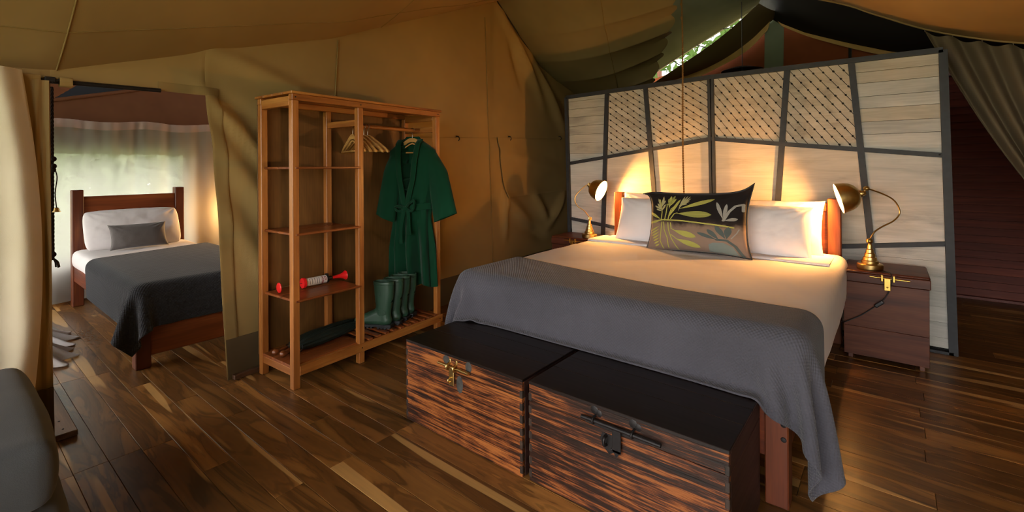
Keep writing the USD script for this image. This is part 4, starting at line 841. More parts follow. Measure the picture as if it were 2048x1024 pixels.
for i in range(6):
    c = cell(i, topL, mid)
    if i in (0, 5):
        zs = [2.30, 2.145, 2.056, 1.948, 1.852, 1.745, 1.644, 1.3] if i == 5 else [2.3, 2.16, 2.069, 1.973, 1.871, 1.769, 1.673, 1.55, 1.3]
        for z1_, z0_ in zip(zs[:-1], zs[1:]):
            pg = c.intersection(sbox(-4, z0_ + 0.0015, 2, z1_ - 0.0015)); mm = ext_xz(pg, 4.712 + prg.uniform(-.003, .002), 4.727)
            if mm is not None: part(scn, 'board', mm, board_wash if prg.random() < .6 else board_cool)
    else:
        ang = math.radians(-36) if i < 3 else math.radians(-53); cx, cz = c.centroid.x, c.centroid.y; pitch, sw = 0.056, 0.0516; pegs = []
        for j in range(-14, 15):
            st = affinity.translate(affinity.rotate(sbox(-1, j * pitch - sw / 2, 1, j * pitch + sw / 2), math.degrees(ang), origin=(0, 0)), cx, cz); pg = c.intersection(st)
            mm = ext_xz(pg, 4.712 + prg.uniform(-.002, .002), 4.724)
            if mm is not None: part(scn, 'lattice_slat', mm, slat_wash)
            for q_ in range(-12, 13):
                u_, w_ = (q_ + 0.5 * (j % 2)) * 0.085, (j + 0.5) * pitch; px = cx + u_ * math.cos(ang) - w_ * math.sin(ang); pz = cz + u_ * math.sin(ang) + w_ * math.cos(ang)
                if c.buffer(-0.008).contains(Point(px, pz)): pegs.append(ext_xz(affinity.rotate(sbox(px - .0068, pz - .0068, px + .0068, pz + .0068), math.degrees(ang)), 4.706, 4.716))
        part(scn, 'lattice_pegs', cat_(*pegs), black_gap, kind='stuff')
    c2 = cell(i, mid, lowz); part(scn, 'panel', ext_xz(c2, 4.714, 4.727), panel_wash if i not in (0, 5) else board_cool)
    c3 = cell(i, lowz, lambda x: 0.02)
    for k_ in range(8):
        pg = c3.intersection(sbox(-4, 0.113 * k_ + 0.0015 - 0.002 , 2, 0.113 * (k_ + 1) - 0.0015)); mm = ext_xz(pg, 4.712 + prg.uniform(-.003, .002), 4.727)
        if mm is not None: part(scn, 'board', mm, board_cool)

# ================================================================== BEDSIDE TRUNKS
def trunk(label, x0, x1, y0, y1, h, seed, brassy=True):
    t_ = thing('bedside_trunk', label, 'trunk', ((x0 + x1) / 2, (y0 + y1) / 2, 0))
    for sx in (x0 + .03, x1 - .06):
        for sy in (y0 + .02, y1 - .05): part(t_, 'foot', cbox((sx, sy, 0), (sx + .03, sy + .03, 0.03), 0.003), night_z)
    zs = [0.03, 0.235, h - 0.085]
    for a, b in zip(zs[:-1], zs[1:]): part(t_, 'front_board', cbox((x0 + .006, y0 + .008, a + .0006), (x1 - .008, y0 + .028, b - .0006), 0.0018), night_x)
    part(t_, 'side_panel', cbox((x0 + .006, y0 + .028, 0.03), (x0 + .026, y1, h - .085), 0.002), night_z); part(t_, 'side_panel', cbox((x1 - .028, y0 + .028, 0.03), (x1 - .008, y1, h - .085), 0.002), night_z)
    part(t_, 'back_panel', cbox((x0 + .026, y1 - .02, 0.03), (x1 - .028, y1, h - .085), 0.002), night_x)
    ld = part(t_, 'lid', cat_(cbox((x0, y0, h - .083), (x1, y1 + .004, h - .018), 0.004), cbox((x0 + .002, y0 + .002, h - .02), (x1 - .002, y1 + .004, h), 0.008)), night_x)
    cx = (x0 + x1) / 2; lz = h - 0.062; yf = y0 - 0.002
    part(ld, 'bolt', align(lathe([(0, 0), (.006, .001), (.0065, .22), (0, .221)], 12), (cx - .085, yf - .010, lz + .030), (1, 0, -0.02)), brass_b, smooth=40)
    for dx in (-.035, .03): part(ld, 'bolt_keeper', cat_(cbox((cx + dx + .02 - .007, yf - .019, lz + .006), (cx + dx + .02 + .007, yf + .004, lz + .052), .003)), brass_b)
    part(ld, 'hasp', cat_(cbox((cx - .004, yf - .022, lz - .055), (cx + .032, yf - .016, lz + .032), .004), align(lathe([(0, .002), (.006, 0)], 12), (cx + .014, yf - .024, lz - .03), (0, -1, 0))), brass_b)
    return t_
trunk('reddish-brown trunk with a brass bolt standing to the right of the double bed', -0.262, 0.222, 4.19, 4.64, 0.640, 1)
trunk('dark trunk with a brass bolt left of the double bed, mostly hidden', -2.88, -2.36, 4.27, 4.64, 0.648, 2)

# ================================================================== BRASS LAMPS
def lamp(label, base, arm, joint, centre, axis, z0):
    t_ = thing('brass_lamp', label, 'lamp', base, group='brass bedside lamps')
    b = np.asarray(base, float)
    part(t_, 'base', align(lathe([(0, 0), (.076, 0), (.079, .006), (.079, .034), (.074, .040), (.052, .043), (.052, .060), (.044, .066), (.040, .085), (.034, .090), (.031, .112), (.026, .118), (.023, .140), (.017, .146), (.015, .172), (.012, .180), (0, .182)], 36), b, (0, 0, 1)), brass, smooth=30)
    arm = np.asarray(arm, float); part(t_, 'gooseneck', tube(bezier(arm, 60), 0.0052, 10), brass, smooth=True)
    j0 = arm[0]; part(t_, 'joint', cat_(tube([b + (0, 0, .175), j0], 0.008, 10), align(lathe([(0, -.012), (.019, -.010), (.021, 0), (.019, .010), (.010, .012), (.006, .016), (0, .016)], 20), j0, _fw * -1)), brass, smooth=40)
    piv = np.asarray(joint, float); part(t_, 'pivot', align(lathe([(0, -.011), (.016, -.010), (.018, 0), (.016, .010), (.009, .011), (.005, .015), (0, .015)], 20), piv, _fw * -1), brass, smooth=40)
    ax = np.asarray(axis, float); ax /= np.linalg.norm(ax); c = np.asarray(centre, float); D = 0.135
    apex = c - ax * D
    part(t_, 'neck', cat_(tube([piv, piv * .4 + (apex - ax * .012) * .6, apex - ax * .012], [.007, .007, .012], 12), align(lathe([(0, -.035), (.014, -.034), (.020, -.022), (.020, -.014), (.026, -.010), (.026, .004), (0, .006)], 24), apex, ax)), brass, smooth=40)
    prof = [(.012, 0), (.045, .006), (.074, .024), (.093, .050), (.104, .080), (.110, .112), (.113, D)]
    sh = part(t_, 'shade', align(lathe(prof, 44), apex, ax), brass, smooth=True)
    part(sh, 'shade_lining', align(lathe([(r_ - .0025, z_ + .002 * (1 - z_ / D)) for r_, z_ in prof], 44), apex, ax), shade_white, smooth=True, label='white enamelled inside of the shade')
    part(sh, 'rim', align(lathe([(.1105, D - .004), (.1145, D - .004), (.1145, D + .001), (.1105, D + .001)], 44), apex, ax), brass, smooth=30)
    part(sh, 'bulb', cat_(ball(apex + ax * 0.085, 0.030, 3)), bulb_mat, smooth=True, label='glowing warm bulb')
    part(sh, 'socket', align(lathe([(0, .004), (.017, .004), (.017, .055), (.012, .058), (0, .058)], 18), apex, ax), brass, smooth=40)
    return t_
lamp('brass gooseneck lamp on the right bedside trunk, its shade turned left', (-0.105, 4.30, 0.642),
     [(-.107, 4.295, .845), (-.099, 4.301, .868), (-.075, 4.32, .914), (-.03, 4.356, .951), (.028, 4.403, .988), (.064, 4.432, 1.038), (.060, 4.428, 1.089), (.029, 4.403, 1.146), (-.029, 4.357, 1.187), (-.094, 4.305, 1.218), (-.122, 4.283, 1.228)],
     (-.122, 4.283, 1.228), (-.286, 4.25, 1.150), (-.94, -.195, -.28), .64)
lamp('brass gooseneck lamp on the left bedside trunk, its glowing shade facing the bed', (-2.463, 4.374, 0.650),
     [(-2.459, 4.378, .85), (-2.471, 4.368, .875), (-2.508, 4.339, .936), (-2.553, 4.302, .973), (-2.581, 4.279, 1.031), (-2.577, 4.283, 1.089), (-2.540, 4.313, 1.147), (-2.490, 4.353, 1.200), (-2.463, 4.374, 1.213)],
     (-2.463, 4.374, 1.213), (-2.346, 4.42, 1.143), (.84, .01, -.32), .65)
cd = thing('lamp_cord', 'black lamp cord with an inline switch draped down the right bedside trunk', 'cord', (-0.02, 4.17, 0.5))
part(cd, 'cable', tube(bezier([(-.03, 4.26, .645), (.0, 4.21, .646), (.012, 4.182, .642), (.019, 4.168, .603), (.0, 4.178, .512), (-.039, 4.178, .437), (-.08, 4.178, .394), (-.16, 4.178, .319), (-.25, 4.178, .257), (-.272, 4.22, .24), (-.275, 4.35, .1), (-.275, 4.5, .01)], 70), 0.0035, 8), black_plastic, smooth=True)
sw = rbox((-.032, -.011, -.012), (.032, .011, .012), .006, 10); sw.apply_transform(trimesh.transformations.rotation_matrix(-0.75, [0, 1, 0])); sw.apply_translation((-.052, 4.172, .422)); part(cd, 'switch', sw, black_plastic, smooth=40)

# ================================================================== FOOT CHESTS
def chest(label, x0, x1, y0, y1, h, fm, lidh, dark_metal, nd):
    t_ = thing('storage_chest', label, 'chest', ((x0 + x1) / 2, (y0 + y1) / 2, 0))
    part(t_, 'front_panel', cbox((x0 + .001, y0, 0.002), (x1 - .001, y0 + .022, h - lidh - .002), 0.002), fm)
    for a in (x0, x1 - .02): part(t_, 'side_panel', cbox((a, y0 + .022, 0.002), (a + .02, y1, h - lidh - .002), 0.002), chest_side)
    part(t_, 'back_panel', cbox((x0 + .02, y1 - .02, 0.002), (x1 - .02, y1, h - lidh - .002), 0.002), chest_side)
    ld = part(t_, 'lid', cbox((x0, y0 + .014, h - lidh), (x1, y1, h - .014), 0.002), chest_side)
    part(ld, 'lid_front', cbox((x0 + .0005, y0, h - lidh), (x1 - .0005, y0 + .016, h - .013), 0.002), fm)
    ys = [y0 - .001, y0 + (y1 - y0) * .42, y0 + (y1 - y0) * .72, y1 + .001]
    for a, b in zip(ys[:-1], ys[1:]): part(ld, 'top_board', cbox((x0 - .001, a + .0005, h - .014), (x1 + .001, b - .0005, h), 0.002), chest_top)
    for side in (0, 1):
        for k_ in range(nd):
            z = 0.02 + k_ * (h - 0.05) / nd; w_ = 0.016; xa = x0 - .001 if side == 0 else x1 + .001 - w_
            part(t_, 'dovetail', cbox((xa, y0 - .0014, z), (xa + w_, y0 + .014, z + 0.034), 0.0016), dove_mat)
    return t_, ld
c1, l1 = chest('left chest at the bed foot, streaked orange and black with a brass bolt', -2.10, -1.285, 1.665, 2.145, 0.445, chest_front, 0.085, False, 7)
c2, l2 = chest('right chest at the bed foot, reddish and black with a black iron bolt', -1.255, -0.418, 1.675, 2.150, 0.445, chest_front2, 0.085, True, 7)
def rod(p, q, r, m=None): return tube([p, q], r, 12)
part(l1, 'bolt', cat_(rod((-1.83, 1.655, .388), (-1.68, 1.652, .388), .006), rod((-1.68, 1.652, .388), (-1.605, 1.652, .388), .009)), brass, smooth=40)
for x in (-1.748, -1.70): part(l1, 'bolt_keeper', cat_(tube(bezier([(x, 1.667, .372), (x, 1.642, .378), (x, 1.640, .398), (x, 1.667, .404)], 14), .006, 8), cbox((x - .006, 1.660, .398), (x + .006, 1.668, .425), .002)), brass, smooth=40)
part(l1, 'hasp', cat_(cbox((-1.74, 1.646, .300), (-1.705, 1.650, .390), .0015), tube(bezier([(-1.728, 1.646, .318), (-1.728, 1.632, .322), (-1.728, 1.632, .334), (-1.728, 1.646, .338)], 12), .004, 8)), brass, smooth=40)
for x, z, sx, sz in ((-1.775, .412, .026, .022), (-1.618, .412, .022, .028), (-1.68, .31, .024, .045)): part(c1, 'worn_plate', align(lathe([(0, .0015), (.8, .0014), (1.0, 0)], 9), (0, 0, 0), (0, -1, 0)).apply_scale((sx, 1, sz)).apply_translation((x, 1.6645, z)), plain('zinc_%d' % int(-x * 1000), srgb('474542'), rough=0.7, metal=0.3, noise=0.3, scale=40), smooth=40)
part(l2, 'bolt', rod((-.975, 1.655, .388), (-.645, 1.655, .388), .0075), black_iron, smooth=40)
for x in (-.92, -.755): part(l2, 'bolt_keeper', cat_(tube(bezier([(x, 1.677, .376), (x, 1.648, .380), (x, 1.648, .397), (x, 1.677, .402)], 14), .0045, 8), align(lathe([(0, .003), (.015, .0025), (.018, 0)], 10), (x - .006, 1.6755, .420), (0, -1, 0)), align(lathe([(0, .003), (.012, .0025), (.015, 0)], 10), (x + .014, 1.6755, .412), (0, -1, 0))), black_iron, smooth=40)
part(l2, 'bolt_plate', ext_xz(Polygon([(-.965, .372), (-.70, .372), (-.70, .360), (-.965, .360)]), 1.6735, 1.676), black_iron)
part(l2, 'hasp', cat_(cbox((-.842, 1.660, .290), (-.805, 1.664, .390), .002), ext_xz(Polygon([(-.842, .300), (-.8235, .272), (-.805, .300)]), 1.660, 1.664)), black_iron)
part(c2, 'staple_plate', cat_(ext_xz(Polygon([(-.89, .345), (-.84, .345), (-.84, .280), (-.86, .268), (-.885, .29), (-.90, .32)]), 1.6725, 1.6755), tube(bezier([(-.872, 1.672, .338), (-.872, 1.652, .335), (-.872, 1.650, .310), (-.872, 1.672, .302)], 14), .006, 8), ball((-.85, 1.672, .29), .005, 1)), black_iron, smooth=40)

# ================================================================== OPEN WARDROBE SHELF (local axes: x along its length, y towards the wall)
SHX, SHY, SHR = -2.922, 1.435, 93.25
sh = thing('wardrobe_shelf', 'open wooden wardrobe shelf with a hanging rail against the canvas wall', 'shelf', (SHX, SHY, 0), SHR)
SL, SD, PW = 1.315, 0.44, 0.045
for a0 in (0.0, 0.49, 1.27):
    part(sh, 'post', cbox((a0, 0, 0), (a0 + PW, .044, 1.832), .003), shelf_z); part(sh, 'post', cbox((a0, .39, 0), (a0 + PW, .434, 1.832), .003), shelf_z)
part(sh, 'top_rail', cbox((-.002, -.004, 1.832), (SL + .002, .040, 1.872), .003), shelf_x); part(sh, 'top_rail', cbox((0, .394, 1.832), (SL, .436, 1.872), .003), shelf_x)
for a0 in (0.0, SL - .045): part(sh, 'end_rail', cbox((a0 + .002, .044, 1.80), (a0 + .034, .39, 1.862), .003), shelf_y)
for b0, b1 in ((-.014, .10), (.101, .22), (.221, .335), (.336, .452)): part(sh, 'top_board', cbox((-.012, b0, 1.872), (SL + .012, b1, 1.889), .003), shelf_x)
part(sh, 'front_rail', cbox((.040, -.006, .080), (1.335, .030, .141), .003), shelf_x); part(sh, 'back_rail', cbox((.040, .404, .080), (1.335, .440, .141), .003), shelf_x)
part(sh, 'end_rail', cbox((.006, .040, .080), (.036, .394, .128), .003), shelf_y); part(sh, 'end_rail', cbox((1.285, .040, .080), (1.315, .394, .128), .003), shelf_y)
for b0, b1 in ((.03, .15), (.151, .28), (.281, .404)): part(sh, 'bottom_board', cbox((.006, b0, .128), (.53, b1, .146), .002), shelf_board)
for i in range(10): part(sh, 'bottom_slat', cbox((.572 + i * .0745, .0, .141), (.572 + i * .0745 + .036, .436, .156), .002), shelf_board)
for z in (.560, .985, 1.410):
    for b0, b1 in ((-.004, .21), (.211, .392)): part(sh, 'shelf_board', cbox((.018, b0, z - .016), (.512, b1, z), .005), shelf_board)
for a0, b1 in ((.497, .39), (1.277, .39)): part(sh, 'rail_bearer', cbox((a0, .044, 1.702), (a0 + .028, b1, 1.748), .003), shelf_y)
part(sh, 'hanging_rail', tube([(.50, .215, 1.722), (1.30, .215, 1.722)], .016, 16), shelf_x, smooth=40)
part(sh, 'back_panel', cbox((.0, .436, .13), (1.30, .444, 1.87), .001), panel_wood)
for a0, z in ((.51, 1.852), (1.29, 1.852), (.02, 1.852), (.51, .11), (1.30, .11)): part(sh, 'peg', ball((a0, -.006, z), .005, 1, (1, .4, 1)), black_gap)
_t = math.radians(SHR)
def shw(a, b, z): return np.array([SHX + a * math.cos(_t) - b * math.sin(_t), SHY + a * math.sin(_t) + b * math.cos(_t), z])

# hangers on the rail
def hanger_meshes():
    arm = bezier([(-.215, -.118), (-.17, -.085), (-.09, -.035), (-.035, -.004), (0, .004), (.035, -.004), (.09, -.035), (.17, -.085), (.215, -.118)], 48)
    n_ = np.array([np.interp(np.linspace(0, 1, len(arm)), [0, .5, 1], [.012, .026, .012])]).T
    from shapely import union_all
    circ = [Point(x_, z_ - r_ * 0.6).buffer(r_ * 0.72, 6) for (x_, z_), (r_,) in zip(arm, n_)]
    body = ext_xz(union_all([c0.union(c1).convex_hull for c0, c1 in zip(circ[:-1], circ[1:])]).simplify(.0006), -.007, .007)
    inner = ext_xz(Polygon([(-.16, -.118), (-.03, -.045), (0, -.036), (.03, -.045), (.16, -.118), (.148, -.118), (.026, -.055), (0, -.048), (-.026, -.055), (-.148, -.118)]), -.004, .004)
    barm = tube([(-.205, 0, -.121), (.205, 0, -.121)], .006, 10)
    th = np.linspace(-2.6, 1.57 + .2, 24); hook = np.vstack([np.stack([.018 * np.sin(th) * -1, 0 * th, .072 + .018 * np.cos(th)], -1)[::-1] * np.array([1, 1, 1]), ])
    hk = tube(np.vstack([[(0, 0, 0)], [(0, 0, .03)], [(-.002, 0, .048)], bezier([(-.012, 0, .056), (-.019, 0, .072), (-.012, 0, .088), (.004, 0, .092), (.018, 0, .084), (.021, 0, .072)], 20)]), .0022, 8)
    return body, inner, barm, hk
HB = hanger_meshes()
LAB = ['wooden coat hanger at the left end of the bunch on the rail', 'wooden coat hanger second from the left in the bunch on the rail', 'wooden coat hanger third from the left in the bunch on the rail', 'wooden coat hanger fourth from the left in the bunch on the rail', 'wooden coat hanger at the right end of the bunch on the rail']
ha = None
for i, a0 in enumerate((.60, .632, .664, .70, .735)):
    w_ = shw(a0, .215, 1.738 - .0885); rz = SHR + 90 + (-14, -9, -5, 2, 6)[i]
    if ha is None:
        ha = thing('coat_hanger', LAB[0], 'hanger', w_, rz, 'empty wooden hangers on the wardrobe rail', local=True)
        part(ha, 'hanger_arms', HB[0], hanger_wood, smooth=30); part(ha, 'inner_brace', HB[1], hanger_wood, smooth=30); part(ha, 'trouser_bar', HB[2], hanger_wood, smooth=40); part(ha, 'hook', HB[3], steel, smooth=True)
    else: dup(ha, 'coat_hanger', w_, rz, LAB[i], 'empty wooden hangers on the wardrobe rail')
w_ = shw(1.20, .215, 1.738 - .0885)
rbx, rby, rbz = w_
dup(ha, 'coat_hanger', w_, 15.0, 'wooden coat hanger holding the green bathrobe', None)

# ================================================================== GREEN BATHROBE (local: x along the hanger, front towards -y)
ro = thing('bathrobe', 'dark green waffle bathrobe hanging on the wardrobe rail, belt tied', 'bathrobe', (rbx, rby, 0), 15.0, local=True)
th = np.linspace(0, 2 * np.pi, 120, endpoint=False); zz = np.linspace(0.40, 1.668, 110); TH, ZZ = np.meshgrid(th, zz, indexing='ij')
wz = np.interp(zz, [.40, .75, 1.02, 1.10, 1.30, 1.46, 1.545, 1.585, 1.63, 1.668], [.215, .205, .180, .185, .218, .238, .234, .180, .105, .062])
dz = np.interp(zz, [.40, .75, 1.02, 1.2, 1.45, 1.58, 1.668], [.062, .068, .072, .08, .075, .060, .042])
fold = 0.026 * np.sin(9 * TH + 2.5 * np.sin(ZZ * 2)) * np.clip((1.05 - ZZ) / .35, 0, 1) + 0.012 * np.sin(13 * TH + 3 * ZZ) * np.clip((1.05 - ZZ) / .5, 0, 1) + 0.010 * np.sin(8 * TH + 6 * ZZ) * np.exp(-((ZZ - 1.05) / .12) ** 2)
ce_, se_ = np.cos(TH), np.sin(TH)
Xr = (wz + 0) * np.sign(ce_) * np.abs(ce_) ** 0.85 + fold * ce_; Yr = dz * se_ + fold * se_ * 1.6
# open neck: the front is pressed back between the lapels
vhalf = np.interp(ZZ, [1.06, 1.30, 1.62], [0.0, .045, .085]); inv = (se_ < 0) & (np.abs(Xr) < vhalf)
Yr = np.where(inv, Yr * -0.3 + 0.01, Yr)
body = np.stack([Xr, Yr, ZZ + 0.012 * np.sin(5 * TH) * (ZZ < .41)], -1)
part(ro, 'body', grid(body, cu=True), robe_mat, smooth=True)
def sleeve(s):
    tt = np.linspace(0, 1, 40); cen = np.stack([s * np.interp(tt, [0, .35, 1], [.15, .255, .335] if s > 0 else [.13, .185, .20]), (0.01 - 0.02 * tt) if s > 0 else (0.0 - 0.13 * tt), np.interp(tt, [0, .3, 1], [1.50, 1.36, .98])], -1)
    hw = np.interp(tt, [0, .3, 1], [.085, .095, .118]); hd = np.interp(tt, [0, .4, 1], [.055, .05, .045]); nx_ = np.array([s * .93, 0, .36])
    a_ = np.linspace(0, 2 * np.pi, 56, endpoint=False)
    f_ = 1 + .10 * np.sin(5 * a_[:, None] + 4 * tt[None]) * tt[None]
    Pz = cen[None] + (np.cos(a_)[:, None, None] * hw[None, :, None] * nx_) + np.stack([0 * a_, np.sin(a_), 0 * a_], -1)[:, None] * (hd[None] * f_)[..., None]
    return grid(Pz, cu=True)
for s_ in (-1, 1): part(ro, 'sleeve', sleeve(s_), robe_mat, smooth=True)
for s_ in (-1, 1):
    zc = np.linspace(1.06, 1.64, 30); xc = s_ * np.interp(zc, [1.06, 1.30, 1.62], [-.01 if s_ > 0 else .0, .052, .088]); yc = -np.interp(zc, [1.06, 1.45, 1.6, 1.64], [.092, .085, .060, .020])
    part(ro, 'lapel', sheet(np.stack([np.stack([xc + s_ * o, yc - .006 + .01 * abs(o - .02) * 8, zc], -1) for o in (-.012, .0, .02, .04)], 1), .008), robe_mat, smooth=True)
tb = np.linspace(0, 2 * np.pi, 60); zb_ = np.linspace(1.03, 1.085, 5); TB, ZB = np.meshgrid(tb, zb_, indexing='ij')
part(ro, 'belt', sheet(np.stack([.196 * np.sign(np.cos(TB)) * np.abs(np.cos(TB)) ** .85, .090 * np.sin(TB), ZB + .02 * np.cos(TB)], -1), .006), robe_mat, smooth=True)
part(ro, 'belt_knot', cat_(ball((.0, -.105, 1.05), .03, 3, (1.2, .6, .9)), tube(bezier([(0, -.105, 1.05), (-.05, -.12, 1.075), (-.10, -.115, 1.06), (-.06, -.112, 1.03), (0, -.105, 1.05)], 20), .011, 8), tube(bezier([(0, -.105, 1.05), (.05, -.12, 1.10), (.10, -.118, 1.12), (.08, -.115, 1.04), (0, -.105, 1.05)], 20), .011, 8)), robe_mat, smooth=True)
for x_, l_, dx in ((-.015, .28, -.02), (.03, .20, .035)):
    zt_ = np.linspace(1.04, 1.04 - l_, 16); part(ro, 'belt_end', sheet(np.stack([np.stack([x_ + dx * (1.04 - zt_) / l_ + o + .006 * np.sin(zt_ * 20), -.115 - .012 * np.sin((1.04 - zt_) * 9), zt_], -1) for o in (-.018, 0, .018)], 1), .005), robe_mat, smooth=True)

# ================================================================== BOOTS
def ell(c, rx, ry, rz, n=2): return ball(c, 1.0, n, (rx, ry, rz))
def hullm(*ms): return manif(hull(np.vstack([m.vertices for m in ms])))
def ring(c, rx, ry, z, n=28):
    a = np.linspace(0, 2 * np.pi, n, endpoint=False); return np.stack([c[0] + rx * np.cos(a), c[1] + ry * np.sin(a), np.full(n, z)], -1)
def loft(rings, n=28):
    V = np.vstack(rings); k_ = len(rings); m = grid(np.array(rings), cv=True); F = [m.faces]
    V = np.vstack([m.vertices, [rings[0].mean(0)], [rings[-1].mean(0)]]); a = np.arange(n); b = (a + 1) % n
    F.append(np.stack([np.full(n, k_ * n), a, b], 1)); F.append(np.stack([np.full(n, k_ * n + 1), (k_ - 1) * n + b, (k_ - 1) * n + a], 1))
    t_ = trimesh.Trimesh(V, np.vstack(F), process=False); t_.fix_normals(); return t_
shaft = loft([ring((.0, 0), .066, .040, .05), ring((.002, 0), .062, .040, .11), ring((-.004, 0), .066, .043, .17), ring((-.008, 0), .078, .046, .25), ring((-.006, 0), .084, .049, .33), ring((-.004, 0), .086, .050, .362)])
foot = hull(np.vstack([ell((-.005, 0, .06), .066, .040, .05).vertices, ell((.16, 0, .05), .055, .044, .034).vertices, ell((.20, .0, .046), .045, .038, .026).vertices, ell((.03, 0, .11), .050, .038, .045).vertices]))
bm = manif(shaft) + manif(foot)
bm = bm.refine_to_length(.014); bt_ = tri(bm); bt_.merge_vertices(); bt_ = trimesh.smoothing.filter_taubin(bt_, iterations=12)
inner_ = loft([ring((-.006, 0), .072, .039, .20), ring((-.005, 0), .080, .044, .30), ring((-.004, 0), .082, .046, .40)])
bm = manif(bt_) - manif(inner_); bmesh = tri(bm)
def sole():
    a = np.linspace(0, 1, 40); out_ = Polygon([(-.072, -.032), (-.076, 0), (-.072, .032), (-.03, .041), (.05, .036), (.14, .047), (.21, .039), (.247, .0), (.21, -.039), (.14, -.047), (.05, -.036), (-.03, -.041)]).buffer(.004)
    base = trimesh.creation.extrude_polygon(out_, .018, engine='earcut'); base.apply_translation((0, 0, .012)); lug = []
    for i in range(11):
        x_ = -.068 + i * .0285
        if .035 < x_ < .065: continue
        pg = out_.intersection(sbox(x_, -.1, x_ + .017, .1)); m = trimesh.creation.extrude_polygon(pg, .014, engine='earcut'); lug.append(m)
    heel = trimesh.creation.extrude_polygon(out_.intersection(sbox(-.1, -.1, .035, .1)), .014, engine='earcut'); heel.apply_translation((0, 0, .008)); return cat_(base, heel, *lug)
def oval(cx, cz, rx, rz, y, w):
    a = np.linspace(0, 2 * np.pi, 40); return np.stack([cx + rx * np.cos(a), 0 * a + y, cz + rz * np.sin(a)], -1)
bo = None
BL = ['green rubber boot nearest the wardrobe post, leftmost of the four', 'green rubber boot second from the left in the row of four', 'green rubber boot third from the left in the row of four', 'green rubber boot at the far right of the row of four']
from trimesh.proximity import ProximityQuery
def proj_side(P_):
    """press a curve onto the +y side of the boot"""
    loc, ray, _ = bmesh.ray.intersects_location(np.c_[P_[:, 0], np.full(len(P_), .2), P_[:, 2]], np.tile([0, -1.0, 0], (len(P_), 1)), multiple_hits=False)
    out_ = P_.copy(); out_[:, 1] = .06; out_[ray] = loc; return out_
for i, b_a in enumerate((.79, .897, .997, 1.092)):
    w_ = shw(b_a, (.105, .12, .15, .175)[i], .157); rz = SHR + 90 + (24, 21, 22, 20)[i]
    if bo is None:
        bo = thing('rubber_boot', BL[0], 'boot', w_, rz, 'green rubber boots on the slatted shelf', local=True)
        part(bo, 'upper', bmesh, rubber, smooth=35); part(bo, 'sole', sole(), rubber_sole, smooth=30)
        part(bo, 'ankle_emblem', cat_(tube(proj_side(oval(-.0, .125, .034, .026, 0, 0)), .0025, 6, caps=False), tube(proj_side(oval(-.0, .125, .026, .019, 0, 0)), .0015, 6, caps=False)), rubber, smooth=True)
        part(bo, 'shaft_emblem', cat_(tube(proj_side(oval(.012, .275, .013, .028, 0, 0)), .0016, 6, caps=False), tube(proj_side(np.array([(.010, 0, .262), (.010, 0, .290), (.018, 0, .286), (.011, 0, .277), (.019, 0, .269), (.010, 0, .262)])), .0014, 6)), rubber, smooth=True)
        a = np.linspace(0, 2 * np.pi, 40); part(bo, 'top_band', tube(np.stack([-.0055 + .0845 * np.cos(a), .0497 * np.sin(a), np.full(40, .336)], -1), .0022, 6, caps=False), rubber, smooth=True)
    else: dup(bo, 'rubber_boot', w_, rz, BL[i], 'green rubber boots on the slatted shelf')

# ================================================================== UMBRELLAS on the bottom board (local: along x)
def umbrella_body(seed):
    x_ = np.linspace(.10, .70, 60); a = np.linspace(0, 2 * np.pi, 64, endpoint=False)
    r_ = np.interp(x_, [.10, .16, .30, .5, .64, .70], [.016, .034, .042, .036, .024, .010])
    A_, X_ = np.meshgrid(a, x_, indexing='ij'); rr = r_[None] * (1 + .22 * np.abs(np.sin(4 * A_ + 3 * X_ + seed)) - .1)
    return grid(np.stack([X_, rr * np.cos(A_), rr * np.sin(A_) * .92], -1), cu=True)
um = None
for i, (p, q_, lab) in enumerate((((.02, .255), (.62, .345), 'dark green folded umbrella on the bottom board, the rear one by the panel'), ((.035, .185), (.64, .255), 'dark green folded umbrella on the bottom board, the front one'))):
    A_, B_ = shw(*p, .190), shw(*q_, .190); rz = math.degrees(math.atan2(B_[1] - A_[1], B_[0] - A_[0]))
    if um is None:
        um = thing('folded_umbrella', lab, 'umbrella', A_, rz, 'folded umbrellas on the bottom board', local=True)
        part(um, 'canopy', umbrella_body(0), umb_mat, smooth=True)
        part(um, 'shaft', tube([(.04, 0, 0), (.76, 0, 0)], .005, 10), steel, smooth=40)
        part(um, 'handle', align(lathe([(0, -.022), (.014, -.019), (.021, -.008), (.021, .008), (.015, .018), (.012, .030), (.014, .060), (.011, .085), (0, .086)], 20), (0, 0, -.010), (1, 0, 0.06)), knob_wood, smooth=True)
        part(um, 'ferrule', align(lathe([(.013, 0), (.015, .004), (.015, .014), (.012, .018)], 16), (.088, 0, 0), (1, 0, 0)), steel, smooth=40)
        part(um, 'strap', tube(bezier([(.12, -.03, .01), (.11, -.05, .0), (.08, -.055, -.02), (.07, -.04, -.03)], 14), .003, 6), black_plastic, smooth=True)
    else: dup(um, 'folded_umbrella', A_, rz, lab, 'folded umbrellas on the bottom board')

